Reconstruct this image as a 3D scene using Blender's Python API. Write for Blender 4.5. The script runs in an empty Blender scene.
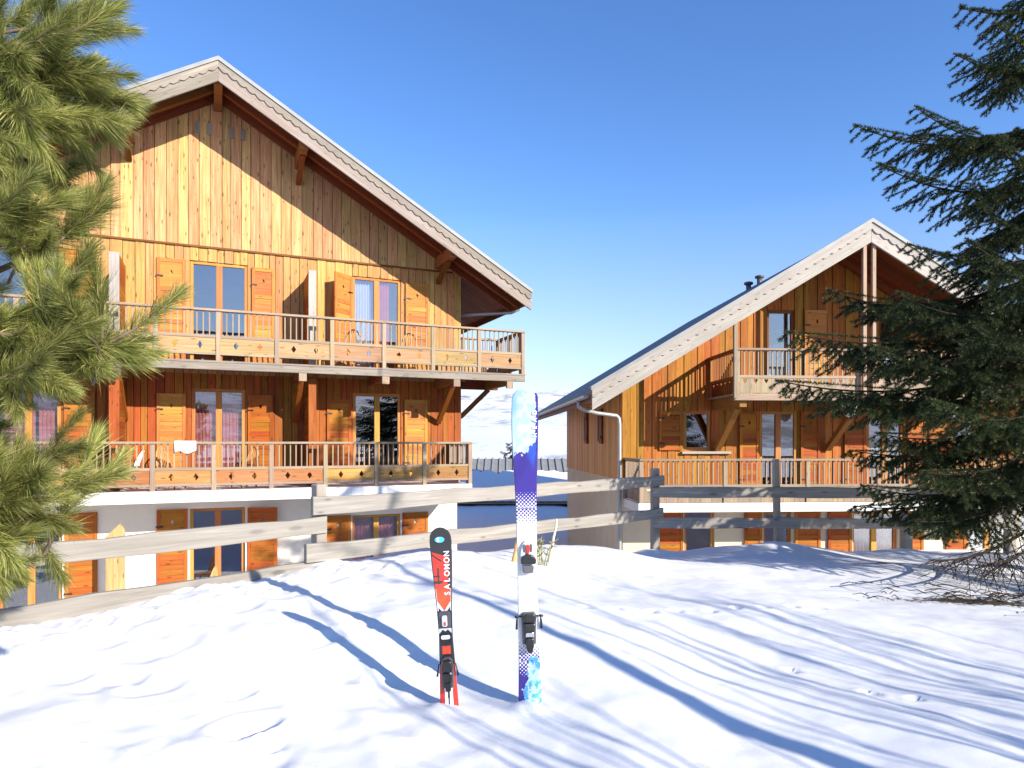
import bpy, bmesh, math, random
import numpy as np
from mathutils import Vector, Matrix
random.seed(7); rng = np.random.default_rng(7)
R = math.radians
EYE = 1.3                      # camera height above the snow at the skis (z = 0)
F = 683.0; CXP = 512.0; HYP = 443.0
SUN_AZ = 46.0; SUN_EL = 23.5   # the sun stands behind the camera, to its right
sc = bpy.context.scene
C = sc.collection

# ------------------------------------------------------------------ helpers
def tag(o, label=None, cat=None, group=None, kind=None):
    if label: o['label'] = label
    if cat: o['category'] = cat
    if group: o['group'] = group
    if kind: o['kind'] = kind
    return o

def empty(name, loc, rz=0.0, label=None, cat=None, group=None):
    o = bpy.data.objects.new(name, None); C.objects.link(o)
    o.location = loc; o.rotation_euler = (0, 0, rz); o.empty_display_size = 0.2
    return tag(o, label, cat, group)

def at(px, py, Y):
    """world point seen at a pixel of the photograph, at distance Y"""
    return Vector(((px - CXP) / F * Y, Y, (HYP - py) / F * Y + EYE))

class MB:
    """collects faces, grain-aligned UVs and a random pair per piece; build() links ONE mesh object"""
    def __init__(s, f=None):
        s.v = []; s.f = []; s.uv = []; s.rn = []; s.sm = []; s.map = f or (lambda p: p)
    def face(s, pts, g, r, smooth=False):
        i = len(s.v)
        P = [Vector(p) for p in pts]
        n = Vector((0, 0, 0))
        for k in range(len(P)):
            a = P[k]; b = P[(k + 1) % len(P)]
            n += Vector(((a.y - b.y) * (a.z + b.z), (a.z - b.z) * (a.x + b.x), (a.x - b.x) * (a.y + b.y)))
        if n.length > 0: n.normalize()
        g = Vector(g)
        if abs(n.dot(g)) > .85:
            g2 = Vector((1, 0, 0)) if abs(n.x) < .8 else Vector((0, 0, 1))
            b = n.cross(g2); sc_ = .2
        else:
            g2 = g; b = n.cross(g); sc_ = 1
        s.uv.append([(p.dot(g2) * sc_ + r[0] * 37, p.dot(b) + r[1] * 53) for p in P])
        for p in P: s.v.append(s.map(p))
        s.f.append(tuple(range(i, i + len(P)))); s.rn.append(r); s.sm.append(smooth)
    def hexa(s, p, g=(0, 0, 1), r=None):
        r = r or (random.random(), random.random())
        for q in ((0, 3, 2, 1), (4, 5, 6, 7), (0, 1, 5, 4), (1, 2, 6, 5), (2, 3, 7, 6), (3, 0, 4, 7)):
            s.face([p[k] for k in q], g, r)
    def box(s, a0, a1, b0, b1, c0, c1, g=(0, 0, 1), r=None):
        s.hexa([(a0, b0, c0), (a1, b0, c0), (a1, b1, c0), (a0, b1, c0),
                (a0, b0, c1), (a1, b0, c1), (a1, b1, c1), (a0, b1, c1)], g, r)
    def beam(s, p0, p1, wd, ht, up=(0, 0, 1), r=None):
        p0 = Vector(p0); p1 = Vector(p1); d = (p1 - p0).normalized()
        x = d.cross(Vector(up)).normalized(); y = x.cross(d)
        q = []
        for c in (p0, p1):
            for (i, j) in ((-1, -1), (1, -1), (1, 1), (-1, 1)):
                q.append(c + x * (wd / 2 * i) + y * (ht / 2 * j))
        s.hexa(q, d, r)
    def prism(s, poly, off, g=(0, 0, 1), r=None):
        r = r or (random.random(), random.random())
        off = Vector(off); A = [Vector(p) for p in poly]; B = [p + off for p in A]
        s.face(A[::-1], g, r); s.face(B, g, r)
        for k in range(len(A)):
            l = (k + 1) % len(A)
            s.face([A[k], A[l], B[l], B[k]], g, r)
    def tube(s, pts, rad, n=8, cap=True, r=None):
        r = r or (random.random(), random.random())
        P = [Vector(p) for p in pts]
        rr = rad if hasattr(rad, '__len__') else [rad] * len(P)
        rings = []; up = None
        for k in range(len(P)):
            d = (P[min(k + 1, len(P) - 1)] - P[max(k - 1, 0)])
            if d.length < 1e-9: d = Vector((0, 0, 1))
            d.normalize()
            if up is None: up = Vector((0, 0, 1)) if abs(d.z) < .9 else Vector((1, 0, 0))
            x = d.cross(up).normalized(); y = x.cross(d); up = y
            rings.append([P[k] + (x * math.cos(2 * math.pi * j / n) + y * math.sin(2 * math.pi * j / n)) * rr[k] for j in range(n)])
        for k in range(len(P) - 1):
            g = (P[k + 1] - P[k]).normalized()
            for j in range(n):
                l = (j + 1) % n
                s.face([rings[k][j], rings[k][l], rings[k + 1][l], rings[k + 1][j]], g, r, True)
        if cap:
            s.face(rings[0][::-1], (P[0] - P[1]).normalized(), r); s.face(rings[-1], (P[-1] - P[-2]).normalized(), r)
    def lathe(s, prof, c=(0, 0, 0), n=16, r=None):
        r = r or (random.random(), random.random()); c = Vector(c)
        ring = lambda R_, z: [c + Vector((R_ * math.cos(2 * math.pi * j / n), R_ * math.sin(2 * math.pi * j / n), z)) for j in range(n)]
        rs = [ring(a, b) for a, b in prof]
        for k in range(len(rs) - 1):
            for j in range(n):
                l = (j + 1) % n
                s.face([rs[k][j], rs[k][l], rs[k + 1][l], rs[k + 1][j]], (0, 0, 1), r, True)
    def build(s, name, mat, parent=None, bevel=0, merge=False):
        me = bpy.data.meshes.new(name)
        me.from_pydata([tuple(p) for p in s.v], [], s.f)
        u = me.uv_layers.new(name='UVMap'); w = me.uv_layers.new(name='rnd')
        fu = [c for f in s.uv for p in f for c in p]
        fr = [c for f, r in zip(s.f, s.rn) for _ in f for c in r]
        u.data.foreach_set('uv', fu); w.data.foreach_set('uv', fr)
        me.polygons.foreach_set('use_smooth', s.sm)
        bm = bmesh.new(); bm.from_mesh(me)
        bmesh.ops.remove_doubles(bm, verts=bm.verts, dist=1e-5) if (bevel or merge or len(s.v) < 60000) else None
        bmesh.ops.recalc_face_normals(bm, faces=bm.faces)
        bm.to_mesh(me); bm.free()
        me.materials.append(mat)
        o = bpy.data.objects.new(name, me); C.objects.link(o)
        if parent: o.parent = parent
        if bevel:
            m = o.modifiers.new('bevel', 'BEVEL'); m.width = bevel; m.segments = 2; m.limit_method = 'ANGLE'
        return o

def fast_mesh(name, V, Fc, mats, mi=None, attr=None, smooth=False):
    me = bpy.data.meshes.new(name)
    V = np.asarray(V, np.float32); Fc = np.asarray(Fc, np.int32); k = Fc.shape[1]
    me.vertices.add(len(V)); me.vertices.foreach_set('co', V.ravel())
    me.loops.add(Fc.size); me.loops.foreach_set('vertex_index', Fc.ravel())
    me.polygons.add(len(Fc)); me.polygons.foreach_set('loop_start', np.arange(0, Fc.size, k, dtype=np.int32))
    if mi is not None: me.polygons.foreach_set('material_index', np.asarray(mi, np.int32))
    if smooth: me.polygons.foreach_set('use_smooth', np.ones(len(Fc), bool))
    for nm, a in (attr or {}).items():
        a = np.asarray(a, np.float32)
        if a.ndim == 1:
            t = me.attributes.new(nm, 'FLOAT', 'POINT'); t.data.foreach_set('value', a)
        else:
            t = me.attributes.new(nm, 'FLOAT_COLOR', 'POINT'); t.data.foreach_set('color', a.ravel())
    for m in mats: me.materials.append(m)
    me.update(calc_edges=True); me.validate()
    return me

def link(name, me, parent=None):
    o = bpy.data.objects.new(name, me); C.objects.link(o)
    if parent: o.parent = parent
    return o

# numpy value noise
def _h(ix, iy, seed):
    n = (ix * 374761393 + iy * 668265263 + seed * 974634777) & 0xFFFFFFFF
    n = ((n ^ (n >> 13)) * 1274126177) & 0xFFFFFFFF
    return ((n ^ (n >> 16)) & 0xFFFF) / 65535.0
def vnoise(x, y, seed=0):
    ix = np.floor(x).astype(np.int64); iy = np.floor(y).astype(np.int64)
    fx = x - ix; fy = y - iy
    fx = fx * fx * fx * (fx * (fx * 6 - 15) + 10); fy = fy * fy * fy * (fy * (fy * 6 - 15) + 10)
    a = _h(ix, iy, seed); b = _h(ix + 1, iy, seed); c = _h(ix, iy + 1, seed); d = _h(ix + 1, iy + 1, seed)
    return (a * (1 - fx) + b * fx) * (1 - fy) + (c * (1 - fx) + d * fx) * fy
def fbm(x, y, o=4, seed=0):
    t = 0; a = .5
    for k in range(o):
        t = t + a * (vnoise(x * 2 ** k, y * 2 ** k, seed + k * 17) * 2 - 1); a *= .5
    return t
def sst(a, b, x):
    t = np.clip((x - a) / (b - a), 0, 1); return t * t * (3 - 2 * t)

# ------------------------------------------------------------------ materials
class NT:
    def __init__(s, name):
        s.m = bpy.data.materials.new(name); s.m.use_nodes = True; s.t = s.m.node_tree
        s.b = s.t.nodes['Principled BSDF']; s.out = s.t.nodes['Material Output']
    def n(s, typ, **kw):
        nd = s.t.nodes.new(typ)
        for k, v in kw.items():
            if k in nd.inputs.keys(): nd.inputs[k].default_value = v
            else: setattr(nd, k, v)
        return nd
    def l(s, a, b): s.t.links.new(a, b)
    def math(s, op, a, b=None):
        nd = s.t.nodes.new('ShaderNodeMath'); nd.operation = op
        for i, x in enumerate((a, b)):
            if x is None: continue
            if isinstance(x, (int, float)): nd.inputs[i].default_value = x
            else: s.l(x, nd.inputs[i])
        return nd.outputs[0]
    def ramp(s, fac, stops):
        nd = s.t.nodes.new('ShaderNodeValToRGB'); e = nd.color_ramp.elements
        while len(e) < len(stops): e.new(.5)
        for i, (p, c) in enumerate(stops):
            e[i].position = p; e[i].color = (*c, 1) if len(c) == 3 else c
        s.l(fac, nd.inputs[0]); return nd.outputs[0]
    def mix(s, fac, a, b, mode='MIX'):
        nd = s.t.nodes.new('ShaderNodeMix'); nd.data_type = 'RGBA'; nd.blend_type = mode
        for x, k in ((fac, 0), (a, 6), (b, 7)):
            if isinstance(x, (int, float)): nd.inputs[k].default_value = x
            elif isinstance(x, tuple): nd.inputs[k].default_value = (*x, 1)
            else: s.l(x, nd.inputs[k])
        return nd.outputs[2]

def wood(name, dark, light, rough=.65, grey=0.0, knots=1.0, gs=1.0, var=.35, bump=.25):
    t = NT(name)
    uv = t.n('ShaderNodeUVMap', uv_map='UVMap'); rn = t.n('ShaderNodeUVMap', uv_map='rnd')
    mp = t.n('ShaderNodeMapping'); mp.inputs['Scale'].default_value = (1.1 * gs, 26 * gs, 1); t.l(uv.outputs[0], mp.inputs[0])
    nz = t.n('ShaderNodeTexNoise', Scale=1.0, Detail=6.0, Roughness=.62, Distortion=.6); t.l(mp.outputs[0], nz.inputs['Vector'])
    mp2 = t.n('ShaderNodeMapping'); mp2.inputs['Scale'].default_value = (.7, 5, 1); t.l(uv.outputs[0], mp2.inputs[0])
    nz2 = t.n('ShaderNodeTexNoise', Scale=1.0, Detail=3.0); t.l(mp2.outputs[0], nz2.inputs['Vector'])
    f = t.math('ADD', t.math('MULTIPLY', nz.outputs[0], .7), t.math('MULTIPLY', nz2.outputs[0], .3))
    col = t.ramp(f, [(.32, dark), (.52, tuple((a + b) / 2 for a, b in zip(dark, light))), (.66, light)])
    # knots
    mk = t.n('ShaderNodeMapping'); mk.inputs['Scale'].default_value = (2.6, 9, 1); t.l(uv.outputs[0], mk.inputs[0])
    vo = t.n('ShaderNodeTexVoronoi', Scale=1.0); vo.voronoi_dimensions = '2D'; t.l(mk.outputs[0], vo.inputs['Vector'])
    sk = t.n('ShaderNodeSeparateColor'); t.l(vo.outputs['Color'], sk.inputs[0])
    kf = t.ramp(t.math('ADD', vo.outputs['Distance'], t.math('MULTIPLY', sk.outputs[1], .12)), [(.10, (1, 1, 1)), (.21, (0, 0, 0))])
    kf = t.math('MULTIPLY', kf, t.math('LESS_THAN', sk.outputs[0], .55))
    kd = tuple(c * .32 for c in dark)
    col = t.mix(t.math('MULTIPLY', kf, .75 * knots), col, kd)
    # piece to piece variation
    sp = t.n('ShaderNodeSeparateXYZ'); t.l(rn.outputs[0], sp.inputs[0])
    vv = t.math('ADD', t.math('MULTIPLY', sp.outputs[0], var * 2), 1 - var)
    hs = t.n('ShaderNodeHueSaturation'); t.l(col, hs.inputs['Color']); t.l(vv, hs.inputs['Value'])
    t.l(t.math('ADD', t.math('MULTIPLY', sp.outputs[1], .035), .4825), hs.inputs['Hue'])
    col = hs.outputs[0]
    if grey:
        gn = t.n('ShaderNodeTexNoise', Scale=.9, Detail=4.0); t.l(uv.outputs[0], gn.inputs['Vector'])
        gf = t.math('MULTIPLY', t.ramp(gn.outputs[0], [(.35, (0, 0, 0)), (.65, (1, 1, 1))]), grey)
        col = t.mix(gf, col, (.27, .245, .215))
    t.l(col, t.b.inputs['Base Color']); t.b.inputs['Roughness'].default_value = rough
    t.b.inputs['Specular IOR Level'].default_value = .25
    bp = t.n('ShaderNodeBump', Strength=bump, Distance=.006); t.l(nz.outputs[0], bp.inputs['Height']); t.l(bp.outputs[0], t.b.inputs['Normal'])
    return t.m

def plain(name, col, rough=.6, metal=0, noise=0, scale=6.0, spec=.4, bump=0):
    t = NT(name); t.b.inputs['Roughness'].default_value = rough; t.b.inputs['Metallic'].default_value = metal
    t.b.inputs['Specular IOR Level'].default_value = spec
    tc = t.n('ShaderNodeTexCoord'); nz = t.n('ShaderNodeTexNoise', Scale=scale, Detail=5.0); t.l(tc.outputs['Object'], nz.inputs['Vector'])
    a = tuple(max(0, c * (1 - noise)) for c in col); b = tuple(min(1, c * (1 + noise)) for c in col)
    t.l(t.ramp(nz.outputs[0], [(.3, a), (.7, b)]), t.b.inputs['Base Color'])
    if bump:
        bp = t.n('ShaderNodeBump', Strength=bump, Distance=.01); t.l(nz.outputs[0], bp.inputs['Height']); t.l(bp.outputs[0], t.b.inputs['Normal'])
    return t.m

M = {}
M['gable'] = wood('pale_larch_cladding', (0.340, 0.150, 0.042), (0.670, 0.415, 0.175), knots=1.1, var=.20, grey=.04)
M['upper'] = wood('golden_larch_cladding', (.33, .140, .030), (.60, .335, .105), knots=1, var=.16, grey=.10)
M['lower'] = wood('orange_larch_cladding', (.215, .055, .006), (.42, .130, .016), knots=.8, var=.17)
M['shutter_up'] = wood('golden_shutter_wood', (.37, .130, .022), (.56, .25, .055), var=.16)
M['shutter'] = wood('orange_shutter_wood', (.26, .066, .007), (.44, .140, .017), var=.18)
M['frame'] = wood('window_frame_wood', (.36, .14, .03), (.52, .25, .065), knots=.2, var=.15)
M['soffit'] = wood('red_brown_soffit_wood', (.14, .036, .007), (.24, .070, .015), knots=.5, var=.2)
M['beam'] = wood('structural_beam_wood', (0.221, 0.072, 0.017), (0.340, 0.136, 0.038), knots=.5, var=.2)
M['grey'] = wood('weathered_grey_wood', (0.170, 0.132, 0.098), (0.340, 0.285, 0.230), knots=.6, var=.18, grey=.3)
M['greyw'] = wood('weathered_pale_wood', (0.288, 0.248, 0.204), (0.464, 0.424, 0.368), knots=.5, var=.12, grey=.35)
M['rail'] = wood('weathered_tan_wood', (0.230, 0.153, 0.089), (0.399, 0.297, 0.191), knots=.5, var=.18, grey=.35)
M['panel'] = wood('honey_panel_wood', (.28, .145, .05), (.50, .31, .135), knots=1, var=.25, grey=.2)
M['panel_o'] = wood('orange_panel_wood', (.26, .105, .025), (.45, .215, .065), knots=1, var=.22, grey=.12)
M['rwall'] = wood('amber_larch_cladding', (.25, .078, .008), (.46, .180, .028), knots=.7, var=.17)
M['rside'] = wood('brown_side_cladding', (.52, .22, .045), (.72, .37, .10), knots=.4, var=.2)
M['fence'] = wood('silver_fence_wood', (0.170, 0.153, 0.128), (0.365, 0.340, 0.293), knots=.9, gs=1.3, var=.10, grey=.5, bump=.6)
M['fence_post'] = wood('grey_fence_post_wood', (.22, .185, .145), (.40, .355, .295), knots=.5, var=.1, grey=.5, bump=.6)
M['plaster'] = plain('cream_white_plaster', (.70, .64, .54), .85, noise=.04, scale=3, spec=.1, bump=.15)
M['slab'] = plain('white_concrete', (.76, .73, .68), .8, noise=.05, scale=2.5, spec=.1, bump=.1)
M['plaster_b'] = plain('beige_plaster', (.62, .53, .39), .85, noise=.06, scale=2, spec=.1, bump=.15)
M['flash'] = plain('zinc_flashing', (.26, .26, .25), .6, .15, noise=.1, scale=3)
M['zinc'] = plain('zinc_gutter', (.40, .40, .40), .45, .5, noise=.08, scale=4)
M['black'] = plain('black_plastic', (.018, .018, .02), .35, noise=.2)
M['dgrey'] = plain('dark_grey_plastic', (.09, .09, .10), .35, noise=.15)
M['lgrey'] = plain('pale_grey_plastic', (.62, .63, .63), .3, noise=.05)
M['silver'] = plain('brushed_steel', (.6, .6, .6), .25, .9, noise=.05)
M['red'] = plain('red_lacquer', (.72, .035, .02), .25, noise=.05)
M['white'] = plain('white_lacquer', (.85, .85, .85), .3, noise=.02)
M['blue'] = plain('sky_blue_lacquer', (.08, .40, .75), .3, noise=.03)
M['cane'] = plain('honey_rattan', (.52, .29, .10), .5, noise=.15, scale=20)
M['towel'] = plain('white_terry_cloth', (.86, .86, .86), .95, noise=.02, scale=40, spec=.05, bump=.3)
M['bark'] = plain('grey_brown_bark', (.14, .10, .075), .9, noise=.45, scale=14, spec=.1, bump=.8)
M['twig'] = plain('dry_twig', (.16, .11, .07), .85, noise=.3, scale=18, spec=.1)
M['sprucewood'] = plain('dark_spruce_twig', (.032, .023, .016), .9, noise=.3, scale=18, spec=.1)
M['weed'] = plain('dry_weed_stalk', (.30, .28, .10), .8, noise=.3, scale=20, spec=.1)
M['stake'] = plain('bleached_stake_wood', (.62, .55, .42), .8, noise=.15, scale=15, spec=.1)
M['ostake'] = plain('orange_stake_wood', (.60, .36, .14), .7, noise=.15, scale=15, spec=.1)
M['dark'] = plain('dark_interior_and_eave_shade', (.05, .04, .035), .9, noise=.1, spec=.05)
M['iron'] = plain('black_iron', (.03, .03, .03), .5, .5, noise=.1)

def glass(name, fac, tint):
    t = NT(name); t.t.nodes.remove(t.b)
    tr = t.n('ShaderNodeBsdfTransparent'); tr.inputs[0].default_value = (*tint, 1)
    gl = t.n('ShaderNodeBsdfGlossy', Roughness=.004); gl.inputs[0].default_value = (.95, .95, 1, 1)
    tc = t.n('ShaderNodeTexCoord'); nz = t.n('ShaderNodeTexNoise', Scale=.9, Detail=1.0); t.l(tc.outputs['Object'], nz.inputs['Vector'])
    bp = t.n('ShaderNodeBump', Strength=.03, Distance=.05); t.l(nz.outputs[0], bp.inputs['Height']); t.l(bp.outputs[0], gl.inputs['Normal'])
    mx = t.n('ShaderNodeMixShader'); mx.inputs[0].default_value = fac
    t.l(tr.outputs[0], mx.inputs[1]); t.l(gl.outputs[0], mx.inputs[2]); t.l(mx.outputs[0], t.out.inputs[0])
    return t.m
M['glass'] = glass('window_glass', .18, (.80, .84, .85))

def cloth(name, c1, c2):
    t = NT(name)
    tc = t.n('ShaderNodeTexCoord'); wv = t.n('ShaderNodeTexNoise', Scale=14.0, Detail=3.0); t.l(tc.outputs['Object'], wv.inputs['Vector'])
    t.l(t.ramp(wv.outputs[0], [(.35, c1), (.65, c2)]), t.b.inputs['Base Color']); t.b.inputs['Roughness'].default_value = .9
    t.b.inputs['Specular IOR Level'].default_value = .05
    return t.m
M['c_pink'] = cloth('pink_curtain_cloth', (.70, .20, .20), (.78, .31, .29))
M['c_red'] = cloth('red_curtain_cloth', (.60, .05, .06), (.70, .10, .10))
M['c_lilac'] = cloth('lilac_net_curtain', (.66, .60, .74), (.74, .68, .80))
M['c_mauve'] = cloth('mauve_curtain_cloth', (.42, .20, .30), (.50, .27, .36))

def snow_mat():
    t = NT('snow')
    tc = t.n('ShaderNodeTexCoord')
    n1 = t.n('ShaderNodeTexNoise', Scale=9.0, Detail=6.0, Roughness=.6); t.l(tc.outputs['Object'], n1.inputs['Vector'])
    n2 = t.n('ShaderNodeTexNoise', Scale=150.0, Detail=5.0, Roughness=.75); t.l(tc.outputs['Object'], n2.inputs['Vector'])
    base = t.ramp(n1.outputs[0], [(.3, (.76, .757, .755)), (.7, (.80, .797, .79))])
    at_ = t.n('ShaderNodeAttribute', attribute_name='soil')
    n3 = t.n('ShaderNodeTexNoise', Scale=22.0, Detail=6.0, Roughness=.75); t.l(tc.outputs['Object'], n3.inputs['Vector'])
    soil = t.ramp(n3.outputs[0], [(.3, (.018, .014, .010)), (.55, (.07, .052, .034)), (.75, (.15, .12, .075))])
    f = t.math('ADD', at_.outputs['Fac'], t.math('MULTIPLY', t.math('SUBTRACT', n3.outputs[0], .5), .9))
    f = t.ramp(f, [(.42, (0, 0, 0)), (.52, (1, 1, 1))])
    t.l(t.mix(f, base, soil), t.b.inputs['Base Color'])
    t.b.inputs['Roughness'].default_value = .55; t.b.inputs['Specular IOR Level'].default_value = .2
    h = t.math('ADD', t.math('MULTIPLY', n1.outputs[0], 1.0), t.math('MULTIPLY', n2.outputs[0], .45))
    bp = t.n('ShaderNodeBump', Strength=.22, Distance=.02); t.l(h, bp.inputs['Height']); t.l(bp.outputs[0], t.b.inputs['Normal'])
    return t.m
M['snow'] = snow_mat()

def mountain_mat():
    t = NT('snowy_mountain')
    tc = t.n('ShaderNodeTexCoord'); ge = t.n('ShaderNodeNewGeometry')
    mp = t.n('ShaderNodeMapping'); mp.inputs['Scale'].default_value = (.02, .012, .03); t.l(tc.outputs['Object'], mp.inputs[0])
    n1 = t.n('ShaderNodeTexNoise', Scale=1.0, Detail=9.0, Roughness=.68); t.l(mp.outputs[0], n1.inputs['Vector'])
    mp2 = t.n('ShaderNodeMapping'); mp2.inputs['Scale'].default_value = (.11, .07, .11); t.l(tc.outputs['Object'], mp2.inputs[0])
    n2 = t.n('ShaderNodeTexNoise', Scale=1.0, Detail=8.0, Roughness=.75); t.l(mp2.outputs[0], n2.inputs['Vector'])
    at_ = t.n('ShaderNodeAttribute', attribute_name='rock')
    f = t.math('ADD', t.math('MULTIPLY', n1.outputs[0], .55), t.math('MULTIPLY', n2.outputs[0], .45))
    f = t.math('ADD', f, at_.outputs['Fac'])
    m = t.ramp(f, [(.56, (0, 0, 0)), (.68, (1, 1, 1))])
    t.l(t.mix(m, (.74, .76, .80), (.24, .22, .21)), t.b.inputs['Base Color'])
    t.b.inputs['Roughness'].default_value = .8; t.b.inputs['Specular IOR Level'].default_value = .05
    return t.m
M['mountain'] = mountain_mat()

def shingle_mat():
    t = NT('dark_slate_shingles')
    uv = t.n('ShaderNodeUVMap', uv_map='UVMap')
    br = t.n('ShaderNodeTexBrick', Scale=1.0); br.inputs['Brick Width'].default_value = .3; br.inputs['Row Height'].default_value = .18
    br.inputs['Color1'].default_value = (.045, .05, .062, 1); br.inputs['Color2'].default_value = (.075, .08, .095, 1); br.inputs['Mortar'].default_value = (.012, .012, .015, 1)
    br.inputs['Mortar Size'].default_value = .012
    t.l(uv.outputs[0], br.inputs['Vector']); t.l(br.outputs[0], t.b.inputs['Base Color'])
    t.b.inputs['Roughness'].default_value = .55
    bp = t.n('ShaderNodeBump', Strength=.6, Distance=.01); t.l(br.outputs['Fac'], bp.inputs['Height']); bp.invert = True; t.l(bp.outputs[0], t.b.inputs['Normal'])
    return t.m
M['shingle'] = shingle_mat()

def needle_mat(name, c_dark, c_mid, c_light, trans=.25):
    t = NT(name)
    a = t.n('ShaderNodeAttribute', attribute_name='r')
    oi = t.n('ShaderNodeObjectInfo')
    col = t.ramp(a.outputs['Fac'], [(0, c_dark), (.55, c_mid), (1, c_light)])
    hs = t.n('ShaderNodeHueSaturation'); t.l(col, hs.inputs['Color'])
    t.l(t.math('ADD', t.math('MULTIPLY', oi.outputs['Random'], .5), .75), hs.inputs['Value'])
    t.l(hs.outputs[0], t.b.inputs['Base Color']); t.b.inputs['Roughness'].default_value = .45
    t.b.inputs['Specular IOR Level'].default_value = .15
    tl = t.n('ShaderNodeBsdfTranslucent'); t.l(hs.outputs[0], tl.inputs[0])
    mx = t.n('ShaderNodeMixShader'); mx.inputs[0].default_value = trans
    t.l(t.b.outputs[0], mx.inputs[1]); t.l(tl.outputs[0], mx.inputs[2]); t.l(mx.outputs[0], t.out.inputs[0])
    return t.m
M['pine'] = needle_mat('pine_needles', (.035, .055, .014), (.25, .27, .065), (.70, .64, .25), .40)  # wide colour range paints in sunlit highlights and dark gaps between needles
M['spruce'] = needle_mat('spruce_needles', (.016, .030, .013), (.040, .062, .024), (.15, .135, .045), .18)  # yellowish light end paints the sunlit look into the twig tips

def attr_mat(name, rough=.25):
    t = NT(name); a = t.n('ShaderNodeAttribute', attribute_name='col'); t.l(a.outputs['Color'], t.b.inputs['Base Color'])
    t.b.inputs['Roughness'].default_value = rough; t.b.inputs['Coat Weight'].default_value = .3
    return t.m
M['topsheet'] = attr_mat('printed_ski_topsheet')

# ------------------------------------------------------------------ ground
FA = np.array([-1.575, 5.6]); FD = np.array([.671, .741]); FN = np.array([-.741, .671]); YR = 9.6
CP = np.array([  # x, y, height relative to the eye
    (0, 3.28, -1.27), (-.33, 3.3, -1.265), (0, 2.6, -1.27), (1.25, 2.85, -1.30), (.165, 4.02, -1.15), (-1.2, 2.6, -1.25), (-2.2, 3.0, -1.20),
    (-3.0, 4.0, -1.13), (-1.58, 5.6, -1.03), (-1.95, 5.15, -1.035), (-.9, 6.3, -1.04), (.32, 7.69, -1.215), (1.99, 9.54, -1.56), (-.8, 4.6, -1.07), (-1.4, 4.5, -1.05),
    (3.7, 9.6, -1.46), (5.4, 9.6, -1.58), (2.2, 4.0, -1.33), (3.2, 4.3, -1.33), (2.0, 2.6, -1.27), (1.3, 6.2, -1.30), (3.2, 6.8, -1.40), (4.7, 6.0, -1.40), (6.2, 7.5, -1.42),
    (8, 9, -1.6), (-4.6, 2.6, -1.2), (-3.5, 1, -1.25), (0, 0, -1.35), (4, 0, -1.4), (8, 3, -1.45), (10, -3, -1.5), (0, -8, -1.6), (-8, -4, -1.5), (12, 8, -1.7)])
def ground_rel(x, y):
    x = np.asarray(x, float); y = np.asarray(y, float)
    num = 0; den = 0
    for (a, b, h) in CP:
        w = 1.0 / (((x - a) ** 2 + (y - b) ** 2) + .12) ** 1.7
        num = num + w * h; den = den + w
    near = num / den
    s1 = (x - FA[0]) * FN[0] + (y - FA[1]) * FN[1]
    out = np.maximum(s1, y - YR)
    low = -3.95 - .3 * sst(2, 5, x) * sst(11, 14, y) + 1.5 * sst(6.5, 9.5, x)
    low = low + .80 * sst(23, 31, y) * sst(60, 40, y) * sst(-12, -7, x) * sst(13, 9, x)
    k = sst(.15, 4.2, out)
    return near * (1 - k) + low * k
def gz(x, y): return float(ground_rel(np.array([x]), np.array([y]))[0]) + EYE

DENTS = [(-1.16, 2.98, .13, .09, .05), (-.85, 3.55, .10, .07, .02), (-1.95, 3.45, .12, .08, .028), (-1.32, 3.3, .09, .06, .022), (-1.0, 2.86, .07, .05, .02), (-1.75, 3.35, .14, .09, .02), (-1.45, 3.7, .12, .08, .018), (-2.0, 3.7, .16, .1, .02), (-1.1, 3.9, .16, .07, .015),
         (-.55, 3.05, .16, .06, .015), (-2.3, 4.2, .14, .08, .02), (-1.7, 4.35, .12, .08, .02),
         (1.86, 3.55, .05, .035, .03), (2.05, 3.47, .05, .03, .025), (1.62, 3.95, .05, .035, .025)]
for k in range(9):
    DENTS.append((.55 + k * .24 + random.uniform(-.03, .03), 4.95 + .05 * (k % 2) + k * .06, .05, .04, .022))
for k in range(46):   # trampled snow on the left
    DENTS.append((random.uniform(-2.9, -.5), random.uniform(2.45, 4.9), random.uniform(.06, .17), random.uniform(.045, .09), random.uniform(.003, .010)))

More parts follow.
